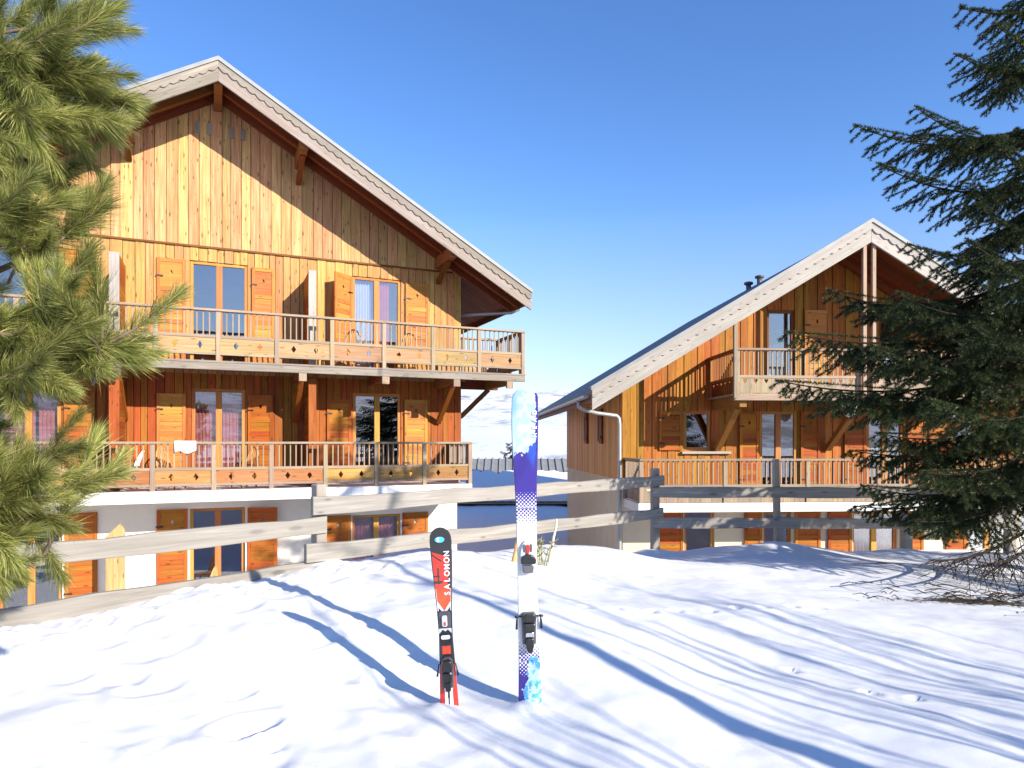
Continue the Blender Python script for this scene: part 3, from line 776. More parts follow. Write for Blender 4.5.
def lcur(u0, u1, z0, z1, mat, label, w=-.22, folds=6, group=None): return curtain(LLOC, LA, lmp, u0, u1, z0, z1, w, mat, label, group, folds)
lcur(3.28, 3.78, 1.9, 4.28, M['c_lilac'], 'pale lilac net curtain behind the upper right window of the left chalet', folds=7)
lcur(3.92, 4.20, 1.9, 4.28, M['c_red'], 'red curtain drawn aside in the upper right window of the left chalet', w=-.17, folds=4)
lcur(-.50, -.04, -.92, 1.24, M['c_pink'], 'pink curtain in the left leaf of the middle window above the lower balcony', folds=6)
lcur(.10, .50, -.92, 1.24, M['c_pink'], 'pink curtain in the right leaf of the middle window above the lower balcony', folds=5)
lcur(-4.30, -3.72, -.92, 1.24, M['c_pink'], 'pink curtain in the lower balcony window left of the others, outer leaf', folds=7)
lcur(-3.66, -3.36, -.92, 1.24, M['c_pink'], 'narrow pink curtain beside the orange shutter behind the pine', folds=4)
lcur(3.28, 3.74, -3.8, -1.93, M['c_pink'], 'pink curtain in the left leaf of the ground floor window behind the fence', w=-.30, folds=5)
lcur(3.92, 4.36, -3.8, -1.93, M['c_pink'], 'pink curtain in the right leaf of the ground floor window behind the fence', w=-.30, folds=5)

# ------------------------------------------------------------------ RIGHT CHALET
RBASE = -4.45; RA = R(3.7)
RLOC = (2.738, 17.0, RBASE + EYE)
rmp = mapper(RBASE); railing.mp = rmp
RC = empty('chalet', RLOC, RA, 'right timber chalet with dark slate roof, half hidden by the spruce', 'chalet')
UC = 5.25; RZT = 5.0; RSL = .60; RRE = 6.36; RW_ = 10.5; RWF = 1.95; RD = 9.5
rund = lambda u: RZT - .24 - RSL * abs(u - UC)
RU = [(3.70, 4.42, 1.16, 3.36), (6.64, 7.36, 1.16, 3.36)]
RF = [(1.57, 2.26, -.20, .80), (3.52, 4.50, -1.34, .80), (6.32, 7.30, -1.34, .80), (8.56, 9.25, -.2, .80)]
RG = [(1.58, 2.36, -4.0, -1.68), (3.62, 4.36, -4.0, -1.74), (5.95, 7.15, -4.0, -1.74), (9.0, 10.2, -4.0, -1.74)]
m = MB(rmp); columns(m, 0, RW_, lambda u: -1.05, rund, RU + RF, -.09, 0, (.15, .22), gap=.012, stag=.018); m.build('timber_cladding', M['rwall'], RC)
m = MB(rmp); columns(m, 0, RW_, lambda u: -1.05, rund, RU + RF, -.16, -.095, (3, 4), gap=0); m.build('wall_core', M['dark'], RC)
m = MB(rmp); columns(m, .02, RW_ - .02, lambda u: RBASE, lambda u: -1.05, RG + [(3.52, 4.5, -1.34, -1.05), (6.32, 7.3, -1.34, -1.05)], -.3, -.01, (5, 6), gap=0); m.build('plaster_wall', M['plaster_b'], RC)
m = MB(rmp); columns(m, -RD, -.0, lambda w: -.94, lambda w: rund(0) + .08, [(-5.6, -5.1, .0, .95), (-3.2, -2.7, .0, .95)], 0, .09, (.15, .21), gap=.007, axis='w', stag=0)
m.build('side_cladding', M['rside'], RC)
m = MB(rmp); m.box(.02, .3, -RD, -.301, RBASE, -.94); m.box(RW_ - .3, RW_ - .02, -RD, -.301, RBASE, 1.5); m.box(.1, RW_ - .1, -RD, -RD + .2, RBASE, 1.6); m.build('rear_wall', M['plaster_b'], RC)
m = MB(rmp)
for z in (-4.1, -1.5, .98, 3.4): 
    hwid = min(5.2, (RZT - z - .5) / RSL - .3)
    m.box(UC - hwid, UC + hwid, -RD + .25, -.31, z, z + .14)
for u in (2.9, 5.5, 8.3): m.box(u - .06, u + .06, -4.4, -.31, RBASE + .3, 1.0)
m.box(.4, RW_ - .4, -4.6, -4.5, RBASE + .3, 1.0); m.build('interior_floor', M['dark'], RC)
rf = roof(RC, rmp, UC, RZT, RSL, RRE, RWF, -RD - 1.3, M['shingle'], M['soffit'], (UC,), M['beam'], 5.25, M['greyw'], braces=False)
for (w, u, h) in ((-3.7, UC - .12, .13), (-4.0, UC - .34, .13)):
    m = MB(rmp); zz = RZT - RSL * abs(u - UC)
    m.lathe([(.0, zz - .1), (.08, zz - .1), (.08, zz + h), (.0, zz + h)], (u, w, 0), 10)
    m.lathe([(.0, zz + h + .03), (.14, zz + h + .02), (.14, zz + h + .08), (.0, zz + h + .12)], (u, w, 0), 10)
    m.build('roof_vent', M['dgrey'], rf)
# side windows with small shutters
for (a, b) in ((-5.6, -5.1), (-3.2, -2.7)):
    m = MB(rmp); m.box(-.012, .05, a, a + .06, .0, .95); m.box(-.012, .05, b - .06, b, .0, .95); m.box(-.012, .05, a + .06, b - .06, .89, .95); m.box(-.012, .05, a + .06, b - .06, .0, .06)
    o = m.build('side_window', M['frame'], RC)
    m = MB(rmp); m.box(.03, .04, a + .06, b - .06, .06, .89); m.build('pane', M['glass'], o)
    m = MB(rmp); m.box(-.06, -.016, b + .01, b + .36, -.02, .97)
    m.box(-.085, -.062, b + .03, b + .34, .12, .2, (0, 1, 0)); m.box(-.085, -.062, b + .03, b + .34, .72, .8, (0, 1, 0)); m.build('shutter', M['soffit'], o)
# downpipe from the left eave
e = UC - RRE - .075; zg = RZT - RSL * RRE - .15
m = MB(rmp); m.tube([(e, .6, zg - .03), (e, .6, zg - .17), (e + .16, .5, zg - .24), (e + .5, .22, zg - .30), (-.16, .09, zg - .36), (-.09, .06, zg - .42), (-.07, .05, zg - .6), (-.07, .05, -2.6), (-.07, .05, RBASE + .1)], .05, 10)
m.build('downpipe', M['zinc'], RC)
for z in (-.2, -1.6, -3.0):
    pass
# windows / shutters
for o in RU: window(RC, rmp, *o, leaves=1, mat=M['soffit'])
window(RC, rmp, *RF[0], leaves=1, mat=M['frame'])
window(RC, rmp, *RF[1]); window(RC, rmp, *RF[2]); window(RC, rmp, *RF[3], leaves=1)
for o in RG: window(RC, rmp, *o, wf=-.08, leaves=2 if o[1] - o[0] > 1 else 1)
m = MB(rmp); m.box(1.50, 2.75, .016, .10, -.27, -.21, (1, 0, 0)); m.build('window_sill', M['greyw'], RC)
shutter(RC, rmp, .93, 1.52, -.18, .80, M['shutter'], w=.03)
shutter(RC, rmp, 2.98, 3.48, -1.3, .80, M['shutter'], w=.03)
shutter(RC, rmp, 4.56, 5.06, -1.3, .80, M['shutter'], w=.03)
shutter(RC, rmp, 5.70, 6.26, -1.3, .80, M['shutter'], w=.03)
shutter(RC, rmp, 7.36, 7.86, -1.3, .80, M['shutter'], w=.03)
shutter(RC, rmp, 7.94, 8.50, -.2, .80, M['shutter'], w=.03)
shutter(RC, rmp, 4.66, 5.32, 1.25, 3.36, M['shutter_up'], w=.03)
shutter(RC, rmp, 7.42, 8.0, 1.25, 3.3, M['shutter_up'], w=.03)
shutter(RC, rmp, .83, 1.54, -3.9, -1.68, M['shutter'], w=.012)
shutter(RC, rmp, 3.11, 3.56, -3.9, -1.74, M['shutter'], w=.012)
shutter(RC, rmp, 4.42, 5.08, -3.9, -1.74, M['shutter'], w=.012)
shutter(RC, rmp, 5.28, 5.9, -3.9, -1.74, M['shutter'], w=.012)
shutter(RC, rmp, 7.2, 7.8, -3.9, -1.74, M['shutter'], w=.012)
shutter(RC, rmp, 8.4, 8.95, -3.9, -1.74, M['shutter'], w=.012)
# upper balcony
b = MB(rmp)
for k in range(8): b.box(2.17, 8.36, 1.75 - 1.75 * (k + 1) / 8 + .006, 1.75 - 1.75 * k / 8, 1.08, 1.12, (1, 0, 0))
RUB = b.build('upper_balcony', M['rail'], RC)
m = MB(rmp); m.box(2.15, 8.38, 1.69, 1.80, .96, 1.077, (1, 0, 0)); m.build('fascia_beam', M['rail'], RUB, bevel=.01)
Pr = lambda s, t, z: (s, 1.75 - t, z)
railing(RUB, Pr, 2.24, 5.06, [2.24, 5.06], 1.08, 2.14, 1.53, (1.13, 1.50), 'heart', M['rail'], M['rail'], M['rail'], spacing=.11)
railing(RUB, Pr, 5.34, 8.30, [5.34, 8.30], 1.08, 2.14, 1.53, (1.13, 1.50), 'heart', M['rail'], M['rail'], M['rail'], spacing=.11)
Prs = lambda s, t, z: (2.24 + t, s, z)
railing(RUB, Prs, .06, 1.67, [.06, 1.67], 1.08, 2.14, 1.53, (1.13, 1.50), 'heart', M['beam'], M['soffit'], M['beam'], spacing=.11, g=(0, 1, 0))  # darker wood on this side: weathered brown, plus its shade put into the colour
Prs2 = lambda s, t, z: (8.30 - t, s, z)
railing(RUB, Prs2, .06, 1.67, [.06, 1.67], 1.08, 2.14, 1.53, (1.13, 1.50), 'heart', M['rail'], M['rail'], M['rail'], spacing=.11, g=(0, 1, 0))
for u, z1 in ((2.15, None), (5.14, None), (5.36, None), (8.38, None)):
    zt_ = RZT - .15 - RSL * abs(u - UC) 
    m = MB(rmp); m.box(u - .042, u + .042, 1.805, 1.885, 1.0, zt_ - .02); m.build('balcony_post', M['rail'], RUB, bevel=.008)
for u in (2.4, 5.25, 8.1):
    m = MB(rmp); m.box(u - .08, u + .08, .016, 1.68, .82, 1.075, (0, 1, 0)); m.beam((u, .07, -.15), (u, 1.35, .82), .12, .14, (1, 0, 0)); m.build('brace', M['beam'], RUB)
# lower balcony
m = MB(rmp); m.box(.02, 10.5, .004, 1.55, -1.58, -1.37, (1, 0, 0)); RLB = m.build('lower_balcony', M['slab'], RC, bevel=.012)
posts = [.10, 2.05, 4.0, 5.7, 7.3, 8.9, 10.45]
Pr = lambda s, t, z: (s, 1.5 - t, z)
railing(RLB, Pr, .10, 10.45, posts, -1.37, -.36, -.95, (-1.36, -.99), 'heart', M['rail'], M['rail'], M['rail'], spacing=.115)
Prl = lambda s, t, z: (.10 + t, s, z)
railing(RLB, Prl, .03, 1.42, [.03, 1.42], -1.37, -.36, -.95, (-1.36, -.99), 'heart', M['rail'], M['rail'], M['rail'], spacing=.115, g=(0, 1, 0))
def rcur(u0, u1, z0, z1, mat, label, w=-.22, folds=6): return curtain(RLOC, RA, rmp, u0, u1, z0, z1, w, mat, label, None, folds)
rcur(6.05, 6.5, -3.9, -1.8, M['c_mauve'], 'mauve curtain in the left leaf of the ground floor window behind the spruce', folds=5)
rcur(6.62, 7.05, -3.9, -1.8, M['c_mauve'], 'mauve curtain in the right leaf of the ground floor window behind the spruce', folds=5)
def rworld(u, w, z):
    ca, sa = math.cos(RA), math.sin(RA)
    return Vector((RLOC[0] + u * ca + w * sa, RLOC[1] + u * sa - w * ca, z + EYE))
t = empty('balcony_lamp', rworld(4.98, 1.55, .60), 0, 'round white lamp hanging under the upper balcony of the right chalet', 'lamp')
m = MB(); m.lathe([(.0, -.02), (.06, .0), (.13, .06), (.165, .15), (.15, .23), (.09, .29), (.05, .30)], n=20); m.build('globe', M['white'], t)
m = MB(); m.lathe([(.05, .295), (.055, .36), (.0, .362)], n=14); m.build('socket', M['dgrey'], t)

# ------------------------------------------------------------------ far low building
t = empty('lodge', (1.5, 34.2, -3.3 + EYE), 0, 'low building with ribbed metal roof and a sheet of snow between the two chalets', 'lodge')
idm = lambda p: p
m = MB(); m.box(-9, 9, .5, 9, -.8, .24); m.build('wall', M['dark'], t)  # wall coloured near-black to carry the deep shade under the eave
m = MB(); ridge = 2.62; eave = .32
m.hexa([(-9.5, 0, eave - .08), (9.5, 0, eave - .08), (9.5, 5, ridge - .3), (-9.5, 5, ridge - .3), (-9.5, 0, eave), (9.5, 0, eave), (9.5, 5, ridge - .22), (-9.5, 5, ridge - .22)], (0, 1, 0))
m.hexa([(-9.5, 5.002, ridge - .3), (9.5, 5.002, ridge - .3), (9.5, 10, eave - .08), (-9.5, 10, eave - .08), (-9.5, 5.002, ridge - .22), (9.5, 5.002, ridge - .22), (9.5, 10, eave), (-9.5, 10, eave)], (0, 1, 0))
for k in range(48):
    u = -9.4 + k * .4
    m.hexa([(u - .05, .02, eave + .002), (u + .05, .02, eave + .002), (u + .05, 4.98, ridge - .218), (u - .05, 4.98, ridge - .218), (u - .03, .02, eave + .07), (u + .03, .02, eave + .07), (u + .03, 4.98, ridge - .15), (u - .03, 4.98, ridge - .15)], (0, 1, 0))
m.build('roof', M['flash'], t)
poly = []
for k in range(80): poly.append((-9.3 + k * 18.6 / 79, 3.0 + .25 * math.sin(k * 1.3) * math.sin(k * .37) + random.uniform(-.22, .1)))
mm = MB()
sl = (ridge - .22 - eave) / 5
for k in range(79):
    (a, ya), (b, yb) = poly[k], poly[k + 1]
    mm.hexa([(a, -.12, eave + .075), (b, -.12, eave + .075), (b, yb, eave + sl * yb + .075), (a, ya, eave + sl * ya + .075),
             (a, -.1, eave + .30), (b, -.1, eave + .30), (b, yb - .1, eave + sl * yb + .24), (a, ya - .1, eave + sl * ya + .24)], (0, 1, 0), (.5, .5))
tag(mm.build('roof_snow', M['snow'], None, merge=True), 'sheet of snow lying on the ribbed metal roof between the chalets', 'snow').location = (1.5, 34.2, -3.3 + EYE)

# ------------------------------------------------------------------ fence
def fence_pt(t): return Vector((FA[0] + .671 * t, FA[1] + .741 * t, 0))
fo = empty('wooden_fence', (FA[0], FA[1], gz(FA[0], FA[1])), 0, 'weathered plank fence with two rails, stepped at its post, crossing in front of both chalets', 'fence')
fmp = lambda p: (p[0] - FA[0], p[1] - FA[1], p[2] - fo.location.z)
def rail(p0, p1, h, th, name='fence_rail', mat='fence'):
    """a sawn plank: slightly wavy edges along its length"""
    p0 = Vector(p0); p1 = Vector(p1); d = (p1 - p0); L = d.length; d.normalize(); nrm = Vector((-d.y, d.x, 0)).normalized(); n = 14
    ph = random.uniform(0, 9); m = MB(fmp); rows = []
    for k in range(n + 1):
        c = p0 + d * (L * k / n); a = .006 * math.sin(k * 1.7 + ph) + .004 * math.sin(k * 3.1 + ph); b_ = .006 * math.sin(k * 1.3 + ph * 2); s = .008 * math.sin(k * .5 + ph)
        rows.append([c - nrm * (th / 2 - s) + Vector((0, 0, -h / 2 + b_)), c + nrm * (th / 2 + s) + Vector((0, 0, -h / 2 + b_)), c + nrm * (th / 2 + s) + Vector((0, 0, h / 2 + a)), c - nrm * (th / 2 - s) + Vector((0, 0, h / 2 + a))])
    r = (random.random(), random.random())
    for k in range(n):
        for j in range(4):
            l = (j + 1) % 4; m.face([rows[k][j], rows[k][l], rows[k + 1][l], rows[k + 1][j]], d, r)
    m.face(rows[0][::-1], d, r); m.face(rows[-1], d, r)
    m.build(name, M[mat], fo, bevel=.007)
E_ = EYE
def fp(t, z): p = fence_pt(t); return (p.x, p.y, z + E_)
rail(fp(-4.6, -.69), fp(.06, -.675), .14, .045); rail(fp(-4.6, -1.06), fp(-.02, -1.03), .14, .045)
nrm_cam = Vector((.741, -.671, 0))
def fpo(t, z, o): p = fence_pt(t) + nrm_cam * o; return (p.x, p.y, z + E_)
rail(fpo(-.10, -.512, .05), fpo(5.48, -.530, .05), .142, .045); rail(fpo(-.16, -.886, .05), fpo(5.45, -.985, .05), .142, .045)
rail((1.95, 9.60, -.69 + E_), (7.2, 9.66, -.71 + E_), .15, .045); rail((1.95, 9.60, -1.12 + E_), (7.2, 9.66, -1.15 + E_), .15, .045)
def post(x, y, z0, z1, wd, rz, mat='fence_post', tilt=0):
    m = MB(fmp); h = wd / 2
    pts = []
    for (z, s) in ((z0, 1), (z1, .96)):
        for (i, j) in ((-1, -1), (1, -1), (1, 1), (-1, 1)):
            u = i * h * s; v = j * h * s
            pts.append((x + u * math.cos(rz) - v * math.sin(rz) + tilt * (z - z0), y + u * math.sin(rz) + v * math.cos(rz), z))
    m.hexa(pts); m.build('fence_post', M[mat], fo, bevel=.012)
fr = math.atan2(.741, .671)
p = fence_pt(0) - nrm_cam * .06
post(p.x + .02, p.y + .02, gz(p.x, p.y) - .5, -.34 + E_, .10, fr)
p = fence_pt(-4.3) - nrm_cam * .09; post(p.x, p.y, -.6, -.55 + E_, .12, fr)
post(2.03, 9.70, gz(2.03, 9.7) - .5, -.36 + E_, .11, .2)
post(3.78, 9.70, gz(3.78, 9.7) - .5, -.23 + E_, .085, .1, tilt=-.02)
post(5.62, 9.73, gz(5.62, 9.73) - .6, -1.0 + E_, .12, 0)
post(7.1, 9.74, gz(7.1, 9.74) - .6, -.6 + E_, .12, 0)

# ------------------------------------------------------------------ skis
def ski_board(name, L, prof, colf, parent, ds=.002, nx=60, th=.014, tip=.05):
    """outline from prof [(s, half width)], s measured up from the tail; front face is -y"""
    s = np.arange(0, L + ds / 2, ds); ps, pw = np.array(prof).T
    hw = np.interp(s, ps, pw)
    k = np.ones(9) / 9; hw2 = np.convolve(np.pad(hw, 4, 'edge'), k, 'valid'); hw = np.where((s > .12) & (s < L - .12), hw2, hw)
    a = .055
    hw = np.where(s > L - a, np.interp(L - a, ps, pw) * np.sqrt(np.clip(1 - ((s - (L - a)) / a) ** 2, .0004, 1)), hw)
    hw = np.where(s < .03, hw * np.sqrt(np.clip(1 - ((.03 - s) / .034) ** 2, .01, 1)), hw)
    y = -tip * np.clip((s - (L - .24)) / .24, 0, 1) ** 2 + .006 * np.cos((s / L - .45) * 2 * math.pi)
    tk = np.interp(s, [0, .2, .5 * L, L - .25, L], [.008, .011, th + .004, .010, .006])
    xx = np.linspace(-1, 1, nx + 1)
    X = hw[:, None] * xx[None, :]; Sg = np.repeat(s[:, None], nx + 1, 1)
    edge = np.clip((1 - np.abs(xx)) / .06, 0, 1)
    Yf = (y - tk / 2)[:, None] + (tk * .35)[:, None] * (1 - np.sqrt(1 - (1 - edge) ** 2))[None, :]
    Yb = np.repeat((y + tk / 2)[:, None], nx + 1, 1)
    ny = len(s); N = ny * (nx + 1)
    V = np.concatenate([np.stack([X.ravel(), Yf.ravel(), Sg.ravel()], 1), np.stack([X.ravel(), Yb.ravel(), Sg.ravel()], 1)])
    i = (np.arange(ny - 1)[:, None] * (nx + 1) + np.arange(nx)[None, :]).ravel()
    fr_ = np.stack([i, i + 1, i + nx + 2, i + nx + 1], 1); bk = fr_[:, ::-1] + N
    j = np.arange(ny - 1) * (nx + 1)
    lf = np.stack([j, j + nx + 1, j + nx + 1 + N, j + N], 1); jr = j + nx
    rt = np.stack([jr, jr + N, jr + nx + 1 + N, jr + nx + 1], 1)
    t0 = np.arange(nx); bt = np.stack([t0, t0 + N, t0 + 1 + N, t0 + 1], 1); t1 = t0 + (ny - 1) * (nx + 1)
    tp = np.stack([t1, t1 + 1, t1 + 1 + N, t1 + N], 1)
    Fc = np.concatenate([fr_, bk, lf, rt, bt, tp])
    mi = np.concatenate([np.zeros(len(fr_)), np.ones(len(Fc) - len(fr_))])
    col = colf(X.ravel(), Sg.ravel(), np.repeat(hw[:, None], nx + 1, 1).ravel())
    col = np.concatenate([col, np.full((N, 4), (.02, .02, .02, 1.0))])
    me = fast_mesh(name, V, Fc, [M['topsheet'], M['black']], mi, {'col': col}, smooth=False)
    me.polygons.foreach_set('use_smooth', np.concatenate([np.ones(len(fr_) + len(bk), bool), np.zeros(len(Fc) - len(fr_) - len(bk), bool)]))
    return link(name, me, parent), (s, y - tk / 2)

def mixc(c, f, d): return c * (1 - f[:, None]) + np.asarray(d)[None, :] * f[:, None]
def adult_col(x, s, hw):
    s = s - .12                                    # from the snow line
    n = len(x); c = np.tile(np.array([.66, .65, .64, 1.0]), (n, 1))
    e1 = fbm(x * 38 + 7, s * 30, 4, 5); e2 = fbm(x * 60, s * 45, 4, 15)
    blue = np.array([.030, .016, .20, 1]); mid = np.array([.02, .07, .42, 1]); pale = np.array([.20, .36, .52, 1]); ice = np.array([.42, .48, .51, 1])
    # tip: pale ice with sky blue on the left rim
    f_ice = sst(1.14, 1.20, s + .02 * e1)
    # halftone: dots of white in blue growing to dots of blue in white
    pitch = .0180
    u = (x + s) / pitch; v = (x - s) / pitch
    du = u - np.floor(u) - .5; dv = v - np.floor(v) - .5; dist = np.sqrt(du * du + dv * dv)
    cov = np.clip((s - .86) / .17, 0, 1)           # share of blue
    dotb = np.where(cov < .55, (dist < .66 * np.sqrt(np.clip(cov, 0, 1))), (dist > .60 * np.sqrt(np.clip(1 - cov, 0, 1))))
    band = (cov > 0) & dotb
    c = mixc(c, band.astype(float), blue)
    c = mixc(c, sst(1.20, 1.02, s) * sst(1.0, 1.05, s) * .0, mid)
    f_mid = sst(.0, .028, x + .9 * (s - 1.20) * .25 + .012 * e1) * sst(1.12, 1.22, s)
    c = mixc(c, f_mid * (s > 1.03), mid)
    edge = 1.205 + .9 * np.clip(x + .012, 0, 1) + .035 * e1 + .02 * e2
    f = (s > edge).astype(float)
    c = mixc(c, f, ice)
    c = mixc(c, f * sst(.1, -.35, e1 + x * 4) * .55, pale)
    c = mixc(c, f * sst(-.02, -.055, x) * sst(1.30, 1.44, s) * .8, np.array([.14, .34, .62, 1]))
    c = mixc(c, ((x > hw * .80 + .006 * e2) & (s > 1.10) & (s < 1.50)).astype(float), blue)
    # tail: halftone again, then a torn cloud of blues
    cov2 = np.clip((.30 - s + .9 * (-x) * .35) / .17, 0, 1)
    dot2 = np.where(cov2 < .55, (dist < .66 * np.sqrt(cov2)), (dist > .60 * np.sqrt(np.clip(1 - cov2, 0, 1))))
    c = mixc(c, ((s < .32) & dot2).astype(float), blue)
    g = ((x > -.02 + .22 * (s - .12) + .03 * e1) & (s < .235 + .05 * e2)).astype(float)
    c = mixc(c, g, np.array([.46, .62, .70, 1])); c = mixc(c, g * sst(-.02, .22, e2), np.array([.06, .30, .72, 1])); c = mixc(c, g * sst(.25, .05, np.abs(e1 - .12)) * .4, np.array([.15, .5, .8, 1]))
    return c
def kid_col(x, s, hw):
    s = s - .12
    n = len(x); c = np.tile(np.array([.022, .022, .025, 1.0]), (n, 1))
    red = np.array([.70, .035, .02, 1]); org = np.array([.80, .12, .03, 1]); wh = np.array([.82, .82, .82, 1])
    e = fbm(x * 70, s * 50, 4, 3)
    q = .455 + np.abs(x) * 1.45                      # pointed lower end of the panel
    side = hw - .006
    panel = (s > q) & (s < .735 - .35 * (x + .02)) & (np.abs(x) < side)
    c = mixc(c, ((s > q - .02) & (s <= q + .001) & (np.abs(x) < side) | ((s > .455) & (s < .60) & (np.abs(x) > side - .003) & (np.abs(x) < side + .001))).astype(float), wh)
    c = mixc(c, panel.astype(float), red)
    c = mixc(c, panel * sst(.62, .47, s) * .8, org)
    c = mixc(c, (panel & (x > .012 + .10 * (s - .5)) & (s > .56)).astype(float) * .95, np.array([.03, .03, .035, 1]))
    blk = panel & (((np.abs(s - .595) < .007) & (x < .0)) | ((np.abs(s - .625) < .005) & (x < -.01)) | ((np.abs(x + .020) < .005) & (s > .585) & (s < .665)) | ((np.abs(s - .695 + x * .8) < .006) & (x < .0)))
    c = mixc(c, blk.astype(float), np.array([.04, .03, .03, 1]))
    # lower third
    c = mixc(c, ((s > .245) & (s < .285) & (np.abs(x) < .020)).astype(float), np.array([.85, .07, .02, 1]))
    c = mixc(c, ((s < .20) & (np.abs(x) > .019 + .01 * e)).astype(float), red)
    star = (s < .095) & (np.abs(np.abs(x) - .012) < .007 + .02 * np.abs(s - .05)) 
    c = mixc(c, star.astype(float), wh)
    return c

def outline(pts, y0, y1, name, mat, parent, bevel=.003):
    m = MB(); m.prism([(x, y0, z) for x, z in pts], (0, y1 - y0, 0)); return m.build(name, mat, parent, bevel=bevel)
def rrect(x0, x1, z0, z1, r=.008, n=4):
    out = []
    for (cx, cz, a) in ((x1 - r, z1 - r, 0), (x0 + r, z1 - r, 90), (x0 + r, z0 + r, 180), (x1 - r, z0 + r, 270)):
        for k in range(n + 1): out.append((cx + r * math.cos(R(a + 90 * k / n)), cz + r * math.sin(R(a + 90 * k / n))))
    return out
def ell(cx, cz, a, b, n=24): return [(cx + a * math.cos(2 * math.pi * k / n), cz + b * math.sin(2 * math.pi * k / n)) for k in range(n)]

def lettering(txt, size, loc, parent, mat, rot=90, name='lettering', sx=1.0, depth=.0006):
    cu = bpy.data.curves.new('t', 'FONT'); cu.body = txt; cu.size = size; cu.extrude = depth; cu.align_x = 'CENTER' if len(txt) == 1 else 'LEFT'; cu.align_y = 'CENTER'; cu.offset = .0006
    tmp = bpy.data.objects.new('t', cu); C.objects.link(tmp)
    bpy.context.view_layer.update()
    me = bpy.data.meshes.new_from_object(tmp.evaluated_get(bpy.context.evaluated_depsgraph_get()))
    bpy.data.objects.remove(tmp)
    me.transform(Matrix.Diagonal((sx, 1, 1, 1)))
    me.transform(Matrix.Rotation(R(rot), 4, 'Z')); me.transform(Matrix.Rotation(R(90), 4, 'X')); me.transform(Matrix.Translation(loc))
    me.materials.clear(); me.materials.append(mat)
    o = bpy.data.objects.new(name, me); C.objects.link(o); o.parent = parent
    return o

# adult ski
AX, AY = .088, 3.29
ag = gz(AX, AY)
A = empty('ski', (AX, AY, ag), 0, 'tall white and blue adult ski standing upright in the snow', 'ski')
A.rotation_euler = (R(1.0), R(-1.3), R(6))
ab, (as_, ay_) = ski_board('board', 1.645, [(0, .054), (.10, .058), (.35, .051), (.75, .0465), (1.1, .050), (1.38, .0625), (1.50, .0645), (1.59, .062), (1.645, .05)], adult_col, A)
ab.location = (0, 0, -.12)
def yf(s, ss=None, yy=None): return float(np.interp(s + .12, as_ if ss is None else ss, ay_ if yy is None else yy))
for k_, ch in enumerate('HEAD'):
    s_ = 1.30 + .036 * k_; lettering(ch, .026, (.047, yf(s_ + .015) - .004, s_), A, M['white'], 90, sx=1.05)
y0 = yf(.7)
tp = outline([(-.034, .60), (.034, .60), (.036, .66), (.034, .70), (.026, .735), (.012, .755), (-.012, .755), (-.026, .735), (-.034, .70), (-.036, .66)], y0 + .002, y0 - .022, 'toe_binding', M['lgrey'], A, .006)
outline([(-.035, .645), (.035, .645), (.037, .665), (.030, .682), (.012, .690), (-.012, .690), (-.030, .682), (-.037, .665)], y0 - .023, y0 - .052, 'toe_jaw', M['black'], tp, .006)
outline([(-.024, .600), (.024, .600), (.028, .636), (-.028, .636)], y0 - .023, y0 - .035, 'boot_pad', M['dgrey'], tp, .005)
outline([(-.004, .69), (.004, .69), (.009, .718), (.008, .735), (-.008, .735), (-.009, .718)], y0 - .0225, y0 - .034, 'release_indicator', M['red'], tp, .003)
outline([(-.02, .70), (-.012, .70), (-.014, .74), (-.022, .735)], y0 - .0225, y0 - .028, 'side_vent', M['dgrey'], tp, .002)
outline([(.02, .70), (.012, .70), (.014, .74), (.022, .735)], y0 - .0225, y0 - .028, 'side_vent', M['dgrey'], tp, .002)
y0 = yf(.36)
hp = outline([(-.032, .27), (.032, .27), (.034, .36), (.036, .40), (.03, .425), (-.03, .425), (-.036, .40), (-.034, .36)], y0 + .002, y0 - .020, 'heel_binding', M['dgrey'], A, .006)
outline([(-.026, .385), (.026, .385), (.030, .418), (.02, .430), (-.02, .430), (-.030, .418)], y0 - .021, y0 - .062, 'heel_cup', M['black'], hp, .008)
outline([(-.024, .335), (.024, .335), (.028, .378), (-.028, .378)], y0 - .021, y0 - .05, 'heel_housing', M['black'], hp, .008)
outline([(-.020, .31), (.020, .31), (.018, .332), (-.018, .332)], y0 - .021, y0 - .038, 'housing_band', M['silver'], hp, .003)
outline([(-.010, .235), (.010, .235), (.019, .27), (.018, .306), (-.018, .306), (-.019, .27)], y0 - .021, y0 - .045, 'heel_lever', M['black'], hp, .006)
for o_ in (tp,): o_.location.z += .045
for o_ in (hp,): o_.location.z += .030
for sg in (-1, 1):
    m = MB(); m.tube([(sg * .034, y0 - .008, .405), (sg * .056, y0 - .010, .402), (sg * .058, y0 - .012, .385), (sg * .060, y0 - .014, .345)], [.0035, .0035, .005, .006], 8)
    m.tube([(sg * .05, y0 - .008, .405), (sg * .068, y0 - .008, .402)], .006, 8)
    m.build('brake_arm', M['black'], hp)

